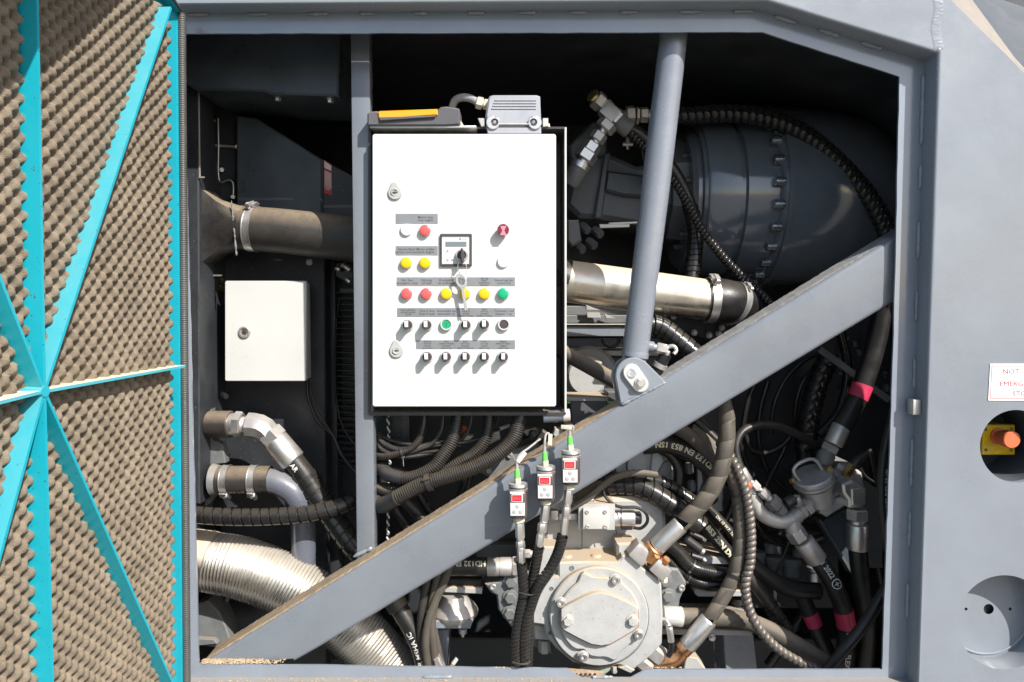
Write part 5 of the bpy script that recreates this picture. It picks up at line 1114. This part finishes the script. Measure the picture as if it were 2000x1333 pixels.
hose('guarded_cable', 'shiny grey spring guarded cable hanging in a long curve right of the dusty hoses', 'cable', [(1405,860,.235),(1424,888,.225),(1440,918,.215),(1455,955,.205),(1463,1000,.20),(1467,1050,.195),(1465,1100,.19),(1456,1140,.19),(1460,1180,.19),(1478,1222,.185),(1512,1262,.18),(1560,1293,.18),(1620,1318,.18)], 7.6, 'rubber', wrap='guard', wp=11.5, wmat='wrap_grey', seg=14)
hR, hRp, _ = hose('hydraulic_hose', 'thick dusty hose leaving the pump level and sinking to the lower right', 'hose', [(1330,1205,.235),(1390,1206,.235),(1445,1210,.235),(1500,1230,.23),(1550,1257,.225),(1600,1288,.22),(1660,1330,.215)], 17, 'hose_brown', 'hydraulic hoses', seg=24)
ferrule(hR, (1294,1203,.235), (1333,1205,.235), 19, 'bezel')
sh = thing('small_hose', 'small zinc hose end curving out of the pump right side', 'hose')
m = M(); tube(m, Path([(1292,1209,.185,4),(1301,1211,.18,4),(1306,1220,.178,4)],4), seg=12); part('bend', m, 'zinc_dull', sh)
nut(sh, (1306,1219,.178), (1307,1226,.178), 6, 'zinc'); ferrule(sh, (1307,1225,.178), (1311,1254,.178), 6.5, 'zinc'); m = M(); tube(m, Path([(1311,1253,.178,5.5),(1312,1268,.178,5.5),(1305,1282,.18,5.5)],5.5), seg=12); part('hose_tube', m, 'rubber', sh)
sq_ = thing('small_hose', 'tiny curved grease fitting on the pump flange upper right', 'fitting')
m = M(); tube(m, Path([(1292,1122,.20,3),(1296,1116,.198,3),(1301,1121,.196,3),(1299,1130,.196,3.5)],3), seg=10); nutm = hexa(m, P(1299,1130,.196), P(1298,1138,.196), .0065); part('bend', m, 'gland_ivory', sq_)
hose('wrapped_hose', 'large black spiral bound hose crossing above the pump towards the ferrule', 'hose', [(1186,948,.285),(1215,946,.28),(1252,952,.27),(1290,972,.26),(1330,1000,.25),(1370,1030,.24)], 18, 'rubber', 'spiral bound hoses above the pump', wrap='spiral', wp=18)
hose('wrapped_hose', 'smaller black spiral bound hose behind the larger one above the pump', 'hose', [(1262,936,.30),(1296,945,.295),(1330,965,.29),(1365,990,.28)], 12, 'rubber', 'spiral bound hoses above the pump', wrap='spiral', wp=16)
hU, hUp, _ = hose('hydraulic_hose', 'black hose with cream print curving under the brace above the pump', 'hose', [(1255,868,.30),(1300,866,.29),(1345,880,.28),(1385,910,.27),(1410,950,.265)], 20, 'rubber', 'hydraulic hoses', seg=24)
part('lettering', hose_text('HD132 EN 853 1SN', hUp, hUp.L*.80, .0135, phi=.0, flip=-1, bold=.03), 'print_yellow', hU)
hose('hydraulic_hose', 'plain black hose looping round the dark disc above the pump', 'hose', [(1240,872,.32),(1280,874,.315),(1312,892,.31),(1326,922,.305),(1322,960,.30)], 10, 'rubber', 'hydraulic hoses')
hV, hVp, _ = hose('hydraulic_hose', 'dusty hose just under the brace left of the largest hose', 'hose', [(1310,830,.25),(1345,850,.24),(1380,880,.235),(1410,908,.23)], 13, 'rubber_dusty', 'hydraulic hoses')
hose('hydraulic_hose', 'black hose with silver print highest under the brace', 'hose', [(1350,812,.27),(1380,842,.26),(1412,872,.255)], 9, 'rubber', 'hydraulic hoses')
dk = thing('cover_disc', 'grey round flywheel cover glimpsed under the brace above the pump', 'cover')
m = M(); lathe(m, P(1262,912,.42), P(1262,912,.36), [(0,.085),(.5,.085),(.6,.078),(.8,.075),(.82,.05),(1,.045),(1,0)], 48); part('disc', m, 'cast_alu', dk)
m = M(); prism(m, [(1296,905),(1312,900),(1312,950),(1290,955),(1285,925)], .345, .36, .002); part('bracket', m, 'cast_grey', dk)
m = M(); cyl(m, P(1274,884,.34), P(1270,922,.34), .0025, seg=8); part('wire', m, 'cable_grey', dk)
m = M(); lathe(m, P(1310,860,.33), P(1310,860,.31), [(0,.016),(1,.014),(1,.007),(.3,.006),(.3,0)], 20); part('eye', m, 'cast_dark', dk)
for x, y, d_ in ((1345,905,.33),(1350,940,.33)): m = M(); hexa(m, P(x,y,d_), P(x+2,y+20,d_), .010); part('plug', m, 'cast_dark', dk)
# hoses with print sloping behind
hW, hWp, _ = hose('hydraulic_hose', 'black hose with bold yellow print sloping down behind the dusty hoses, lower', 'hose', [(1345,985,.30),(1375,1022,.295),(1410,1066,.29),(1450,1112,.285),(1490,1165,.28),(1530,1225,.275),(1560,1290,.27)], 13, 'rubber', 'hydraulic hoses')
part('lettering', hose_text('EN 853 2SN DN 12', hWp, .035, .012, phi=.1, bold=.045, stretch=1.15), 'print_yellow', hW)
m = M(); tube(m, hWp, SPI, .012, 18, helical=True, s0=hWp.L*.66, s1=hWp.L, dr=.0006); part('spiral_wrap', m, 'wrap_black', hW)
hX, hXp, _ = hose('hydraulic_hose', 'black hose with fine print sloping down behind the dusty hoses, upper', 'hose', [(1368,978,.315),(1400,1010,.31),(1430,1045,.305),(1462,1095,.30)], 9, 'rubber', 'hydraulic hoses')
part('lettering', hose_text('DN 10 W.P. 180', hXp, .05, .007, phi=.1, bold=.02), 'print_yellow', hX)
for lb_, pts, r, kw in (('upper of the two black ribbed conduits right of the pump', [(1290,1050,.26),(1325,1080,.26),(1352,1108,.255),(1395,1120,.25),(1450,1128,.245)], 14, dict(wrap='conduit', wp=3.2)),
    ('lower of the two black ribbed conduits right of the pump', [(1295,1085,.27),(1330,1118,.265),(1370,1140,.26),(1420,1144,.255)], 12, dict(wrap='conduit', wp=3.2))):
    h_, hp_, _ = hose('cable_conduit', lb_, 'cable conduit', pts, r, 'wrap_black', 'black conduits right of the pump', **kw); tie(h_, hp_, hp_.L*.45, dr=.002, tail=0)
for i, (a, b) in enumerate((((1335,1050,.27),(1368,1075,.27)), ((1350,1085,.27),(1372,1092,.27)), ((1345,1040,.28),(1372,1052,.28)))):
    c_ = thing('cable_plug', 'black plastic cable plug %s beside the large ferrule' % ('longest of three','lowest of three','highest of three')[i], 'plug', 'black plugs beside the ferrule'); stub(c_, 'plug_body', a, b, (9,6,5)[i], 'black_plastic'); stub(c_, 'plug_tip', b, (b[0]+6,b[1]+4,b[2]), (6,4.5,4)[i], 'zinc_dull')
su = thing('support_frame', 'pale rails and a blue-grey post carrying the pump at lower right', 'frame')
m = M(); prism(m, [(1340,1086),(1415,1089),(1425,1094),(1424,1103),(1350,1103)], .29, .40, .002); part('rail', m, 'cast_grey', su)
m = M(); prism(m, [(1356,1151),(1456,1154),(1456,1166),(1364,1166),(1357,1160)], .285, .40, .002); part('rail', m, 'cast_grey', su)
m = M(); prism(m, [(1290,1228),(1470,1232),(1470,1243),(1290,1240)], .27, .42, .002); part('rail', m, 'cast_grey', su)
m = M(); prism(m, [(1413,1240),(1472,1240),(1484,1350),(1420,1350)], .31, .40, .002); part('post', m, 'machine_paint', su)
m = M(); lathe(m, P(1443,1166,.32), P(1443,1192,.32), [(0,.022),(.3,.025),(.5,.021),(.7,.025),(1,.022)], 24); part('rubber_buffer', m, 'rubber', su)
m = M(); lathe(m, P(1437,1188,.30), P(1437,1206,.30), [(0,.016),(.5,.05),(1,.052)], 28); part('buffer_plate', m, 'zinc_dull', su)
put('bolt', mesh_hexbolt(.006,.008), 'zinc', su, 1391, 1246, .265)
m = M(); prism(m, [(1340,1282),(1362,1286),(1380,1310),(1335,1310)], .24, .30, .002); part('foot_bracket', m, 'cast_grey', su)
# ================================================================ filter head at right
D1 = .33
fl = thing('oil_filter', 'cast aluminium filter with a round lid and bent handle in the shade at right', 'filter')
ax = V((-.38,-.24,.89)).normalized(); c = P(1586,930,.30)
m = M(); lathe(m, c-ax*.010, c+ax*.004, [(0,.046),(.2,.047),(.75,.047),(1,.044)], 44); part('lid', m, 'cast_alu', fl)
m = M(); lathe(m, c-ax*.028, c-ax*.0105, [(0,.036),(.7,.049),(1,.049)], 44); lathe(m, c-ax*.075, c-ax*.028, [(0,.034),(1,.038)], 36); part('bowl', m, 'cast_alu', fl)
def on_lid(px, py):
    o_ = V((0,-CD,0)); rr = P(px,py,0)-o_; return (o_+rr*((c+ax*.004-o_).dot(ax)/rr.dot(ax))).y
da, db = on_lid(1562,938), on_lid(1606,918)
m = M(); tube(m, Path([(x_, y_, da+(db-da)*f_) for x_, y_, f_ in ((1562,939,0),(1554,930,.02),(1550,919,.05),(1557,908,.15),(1572,900,.4),(1585,897,.6),(1595,901,.8),(1602,911,.95),(1606,919,1))], 3.6), seg=14, step=.003); part('handle', m, 'cast_alu', fl)
m = M(); prism(m, [(1585,975),(1602,944),(1625,926),(1640,908),(1662,905),(1685,925),(1692,960),(1660,985),(1615,1011),(1600,1003),(1588,990)], .315, .40, .007); part('cast_body', m, 'cast_alu', fl, sharp=25)
m = M(); prism(m, [(1607,941),(1628,926),(1636,932),(1624,946),(1616,958),(1609,952)], .308, .32, .003); prism(m, [(1640,905),(1655,912),(1648,925),(1634,916)], .305,.32,.003); part('cast_rib', m, 'cast_alu', fl)
m = M(); prism(m, [(1604,988),(1650,968),(1660,984),(1616,1011),(1602,1004)], .300, .33, .004); part('cast_foot', m, 'cast_alu', fl)
m = M(); cyl(m, P(1607,962,.315), P(1575,985,.315), .021, seg=26); part('inlet_boss', m, 'cast_alu', fl)
for a, b, r in (((1545,941,.27),(1550,938,.275),5),((1617,913,.29),(1624,920,.29),6.5)): stub(fl, 'brass_plug', a, b, r, 'brass')
m = M(); hexa(m, P(1651,930,.30), P(1668,907,.30), .0115); part('brass_hex', m, 'brass', fl)
m = M(); lathe(m, P(1666,910,.30), P(1702,878,.295), [(0,.013),(.1,.015),(.45,.012),(.85,.005),(1,.003)], 18); part('sensor_boot', m, 'black_plastic', fl)
m = M(); q = P(1624,961,.307); lathe(m, q, q-V((0,.006,0)), [(0,.008),(.6,.008),(1,.006),(1,.0035),(.2,.003),(.2,0)], 18); part('boss', m, 'cast_dark', fl)
m = M(); q = P(1655,950,.30); lathe(m, q+V((.002,.02,0)), q-V((.002,.008,0)), [(0,.025),(.3,.027),(.45,.024),(.5,.026),(.8,.026),(1,.022)], 32); part('union_ring', m, 'zinc', fl)
e1 = thing('elbow_fitting', 'machined silver elbow with a big nut on the right of the filter head', 'fitting')
m = M(); prism(m, [(1646,947),(1664,939),(1682,945),(1694,957),(1694,986),(1684,994),(1659,993),(1658,977),(1648,964)], .262, .305, .005); part('elbow_block', m, 'zinc', e1, sharp=25)
m = M(); prism(m, [(1664,956),(1682,954),(1681,990),(1665,988)], .258, .265, .002); part('elbow_facet', m, 'zinc', e1)
nut(e1, (1675,993,.283), (1675,1016,.283), 21.5); stub(e1, 'thread', (1675,1015,.283), (1675,1023,.283), 15, 'zinc')
hF, hFp, _ = hose('hydraulic_hose', 'black hose hanging straight down from the silver elbow at right', 'hose', [(1675,1066,.283),(1678,1100,.283),(1686,1160,.285),(1693,1220,.29),(1690,1280,.295),(1684,1340,.30)], 17.5, 'rubber', 'hydraulic hoses', seg=22)
ferrule(hF, (1675,1023,.283), (1675,1074,.283), 20)
hG, hGp, _ = hose('hydraulic_hose', 'black hose with pink band and white print curving down from the U shaped pipe', 'hose', [(1594,1090,.285),(1612,1115,.283),(1632,1150,.28),(1648,1195,.28),(1653,1240,.285),(1649,1290,.29),(1640,1345,.30)], 17.5, 'rubber', 'hydraulic hoses', seg=24)
ferrule(hG, (1568,1056,.285), (1597,1095,.285), 20, 'zinc_dull'); nut(hG, (1549,1034,.285), (1563,1055,.285), 19, 'zinc_dull')
part('lettering', hose_text('1 2022 ⊕', hGp, .008, .0125, phi=.15, bold=.015), 'print_white', hG)
m = M(); tube(m, hGp, s0=hGp.L*.41, s1=hGp.L*.53, dr=.0008, seg=24); bd_ = part('pink_band', m, 'tape_pink', hG)
part('lettering', hose_text('HANSA-FLEX', hGp, hGp.L*.415, .0042, phi=.0, dr=.0016, bold=.01), 'print_black', bd_)
part('lettering', hose_text('HANSA-FLEX   HD132 EN 853', hGp, hGp.L*.545, .0115, phi=-.1, bold=.02), 'print_white', hG)
up = thing('return_pipe', 'silver U shaped pipe with screwed joints left of the filter head', 'pipe')
upp = Path([(1452,930,.28,12),(1462,956,.28,14.5),(1474,984,.28,15),(1492,1006,.28,15),(1522,1018,.28,15),(1548,1012,.285,15),(1568,995,.295,14),(1582,980,.305,13)], 15)
m = M(); tube(m, upp, seg=28, step=.005); part('bent_tube', m, 'cast_alu', up)
for f in (.30,.74,.79): part('weld_ring', ring_on(upp, upp.L*f, .004, .0014, 26), 'cast_alu', up)
nut(up, (1570,995,.292), (1578,988,.296), 19, 'zinc'); nut(up, (1561,1001,.288), (1567,996,.29), 18, 'zinc_dull')
m = M(); cyl(m, P(1545,1015,.285), P(1552,1038,.285), .020, seg=22); part('branch', m, 'cast_alu', up)
jf = thing('joint_chain', 'chain of small silver hose joints beside the U shaped pipe', 'fitting')
ferrule(jf, (1447,916,.262), (1462,940,.262), 9.5, 'zinc'); nut(jf, (1470,943,.262), (1481,955,.262), 8.5, 'bezel'); stub(jf, 'thread', (1462,938,.262), (1471,945,.262), 5, 'zinc')
m = M(); lathe(m, P(1456,944,.258), P(1466,952,.258), [(0,.006),(.5,.009),(1,.006)], 16); part('red_collar', m, 'estop_red', jf)
stub(jf, 'thread', (1480,954,.262), (1488,960,.262), 5, 'zinc'); nut(jf, (1486,958,.262), (1499,970,.262), 10, 'zinc_dull'); stub(jf, 'thread', (1498,969,.262), (1504,976,.262), 7, 'zinc_dull'); nut(jf, (1503,975,.262), (1519,990,.265), 15, 'cast_dark'); nut(jf, (1520,992,.266), (1530,1000,.27), 13, 'cast_dark')
m = M(); cyl(m, P(1535,985,.262), P(1552,975,.262), .014, seg=18); cyl(m, P(1552,976,.26), P(1548,982,.25), .007, seg=12); part('side_plug', m, 'black_plastic', jf)
nut(jf, (1552,972,.27), (1560,985,.275), 10, 'zinc_dull')
hose('thin_hose', 'black hose arching in a wide loop down to the joint chain beside the U pipe', 'hose', [(1449,920,.262),(1440,898,.268),(1437,872,.275),(1446,848,.285),(1468,834,.295),(1504,831,.31),(1545,843,.33),(1590,868,.35),(1610,882,.36)], 8.5, 'rubber', seg=14)
hH, hHp, _ = hose('hydraulic_hose', 'dark hose with a red band dropping from behind the brace into the filter head', 'hose', [(1735,540,.34),(1722,620,.335),(1705,690,.33),(1682,760,.325),(1660,805,.32),(1642,834,.315)], 19, 'rubber', 'hydraulic hoses', seg=22)
ferrule(hH, (1647,826,.317), (1627,868,.315), 18, 'zinc_dull'); nut(hH, (1625,869,.315), (1618,882,.315), 17, 'zinc_dull')
m = M(); lathe(m, P(1618,880,.315), P(1606,908,.31), [(0,.016),(.3,.021),(.7,.021),(1,.014)], 20); part('ball_joint', m, 'cast_dark', hH)
m = M(); tube(m, hHp, s0=hHp.L*.70, s1=hHp.L*.79, dr=.0008, seg=24); part('red_band', m, 'tape_pink', hH)
m = M(); box(m, P(1668,732,.44), .225,.01,.017, Matrix.Rotation(radians(36),3,'Y'), .002); xb = solo('cross_bar', m, 'cast_dark', 'thin dark flat bar slanting down right behind the brace above the filter head', 'bar')
fb = thing('filter_bracket', 'slate blue folded bracket under the filter head', 'bracket')
m = M(); prism(m, [(1604,1020),(1655,992),(1662,1000),(1662,1110),(1700,1160),(1625,1060)], .36, .366, .001); part('front_plate', m, 'duct_paint', fb)
m = M(); prism(m, [(1600,1018),(1605,1016),(1668,1120),(1664,1124)], .345, .38, .001); part('folded_edge', m, 'gear_paint_dull', fb)
m = M(); prism(m, [(1660,920),(1722,960),(1724,1110),(1690,1110),(1690,1010),(1660,1000)], .40, .41, .001); part('rear_plate', m, 'duct_paint', fb)
for lb_, pts, r in (('dark hose in front crossing the lower right corner', [(1752,1115,.17),(1722,1165,.165),(1688,1220,.16),(1640,1280,.16),(1600,1330,.165)], 11.5),
    ('smooth dark hose passing behind the printed hose at lower right', [(1462,1098,.34),(1500,1128,.34),(1545,1150,.345),(1600,1155,.35)], 16),
    ('thin black wire loop right of the filter head', [(1680,912,.33),(1690,930,.335),(1712,945,.34),(1730,955,.34)], 2.5)):
    hose('dark_hose', lb_, 'hose', pts, r, 'rubber', seg=16)
hK, hKp, _ = hose('hydraulic_hose', 'dim hose with a faded pink band behind the thick dusty hose at lower right', 'hose', [(1560,1150,.36),(1580,1195,.355),(1605,1250,.35),(1640,1320,.34)], 15, 'rubber', 'hydraulic hoses')
m = M(); tube(m, hKp, s0=hKp.L*.28, s1=hKp.L*.42, dr=.0008, seg=20); part('pink_band', m, 'tape_pink', hK)
hL, hLp, _ = hose('dark_hose', 'black hose with white print hugging the right edge of the opening', 'hose', [(1748,800,.12),(1735,850,.12),(1726,900,.12),(1723,960,.12),(1727,1020,.12),(1736,1075,.12)], 9.5, 'rubber', seg=16)
part('lettering', hose_text('HANSA-FLEX  KP 100', hLp, hLp.L*.72, .0075, phi=.35, flip=-1, bold=.015), 'print_white', hL)
random.seed(11)
bgs = [([(1600,690,.55),(1570,705,.55),(1535,740,.55),(1512,790,.55),(1505,850,.56)],4.5,'pale marked thin hose arching under the brace, outermost'),([(1610,715,.54),(1580,730,.54),(1560,765,.54),(1552,820,.55),(1560,870,.56)],5,'thin hose arching under the brace, second from the left'),([(1480,740,.57),(1462,780,.57),(1452,830,.57),(1450,880,.57),(1470,930,.57)],5,'thin hose curving down left of the arched ones'),([(1500,745,.58),(1485,800,.58),(1482,860,.58),(1500,920,.58),(1540,960,.58)],5,'thin hose curving between the left and arched ones'),([(1455,850,.56),(1470,880,.56),(1500,884,.56),(1530,868,.55),(1545,850,.55)],5,'short sagging thin hose inside the wide loop'),([(1545,840,.56),(1530,880,.56),(1500,940,.56),(1485,980,.57)],5,'thin hose with pale specks sloping down left in the wide loop')]
for pts, r, lb_ in bgs: hose('thin_hose', lb_, 'hose', pts, r, 'rubber', 'thin hoses in the dark right of the brace', seg=10)
hose('ribbed_hose', 'black coarse ribbed hose standing behind the thin hoses right of the brace', 'hose', [(1622,690,.50),(1600,740,.50),(1585,790,.50),(1575,850,.50),(1572,900,.50)], 19, 'rubber', wrap='guard', wp=20)
for pts, r, lb_ in (([(1640,640,.50),(1655,720,.50),(1640,800,.49),(1600,850,.48)],9,'dim smooth hose curving left of the red banded hose'),([(1700,880,.42),(1712,960,.42),(1706,1050,.42),(1720,1140,.42)],8,'dim hose hanging right of the silver elbow'),([(1470,1010,.44),(1500,1050,.44),(1560,1064,.44),(1610,1050,.43)],9,'dim hose passing under the U shaped pipe'),([(1440,960,.40),(1420,1010,.40),(1400,1040,.39)],7,'short dim hose between the dusty hoses'),([(1580,1180,.42),(1550,1230,.41),(1500,1300,.40)],9,'dim hose sloping down left behind the spring guarded cable')):
    hose('dark_hose', lb_, 'hose', pts, r, 'wrap_black', seg=14)
ck = thing('dark_engine_parts', 'dim cast engine parts deep behind the printed hoses at lower right', 'engine parts')
for i, (x, y, r, h_) in enumerate(((1512,1108,19,44),(1545,1108,20,36),(1480,1092,16,30),(1560,1075,14,26),(1505,1070,14,20),(1590,1120,16,34))):
    m = M(); lathe(m, P(x,y-h_/2,.46), P(x,y+h_/2,.46), [(0,r*.001),(.1,r*.0013),(.3,r*.0013),(.35,r*.0011),(.9,r*.0012),(1,r*.0008)], 18); part('casting', m, 'cast_dark', ck)
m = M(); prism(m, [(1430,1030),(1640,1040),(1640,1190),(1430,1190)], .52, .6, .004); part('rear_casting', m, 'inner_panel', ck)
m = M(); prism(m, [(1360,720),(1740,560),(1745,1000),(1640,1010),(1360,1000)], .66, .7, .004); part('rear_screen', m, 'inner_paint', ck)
for i in range(26):
    x, y = random.uniform(1630,1730), random.uniform(600,760); m = M(); s_ = random.uniform(4,10)
    q = P(x,y,.60); box(m, q, s_*.0016, .02, s_*.001, Matrix.Rotation(random.uniform(0,3),3,'Y'), .001)
    part('rag_piece' if 0 else 'small_part', m, 'cast_dark', ck)
hose('thin_hose', 'pale edged thin pipe slanting down behind the filter bracket', 'pipe', [(1500,1150,.40),(1520,1110,.40),(1545,1050,.40),(1560,1020,.40)], 2.5, 'rubber', seg=8)
finalize()
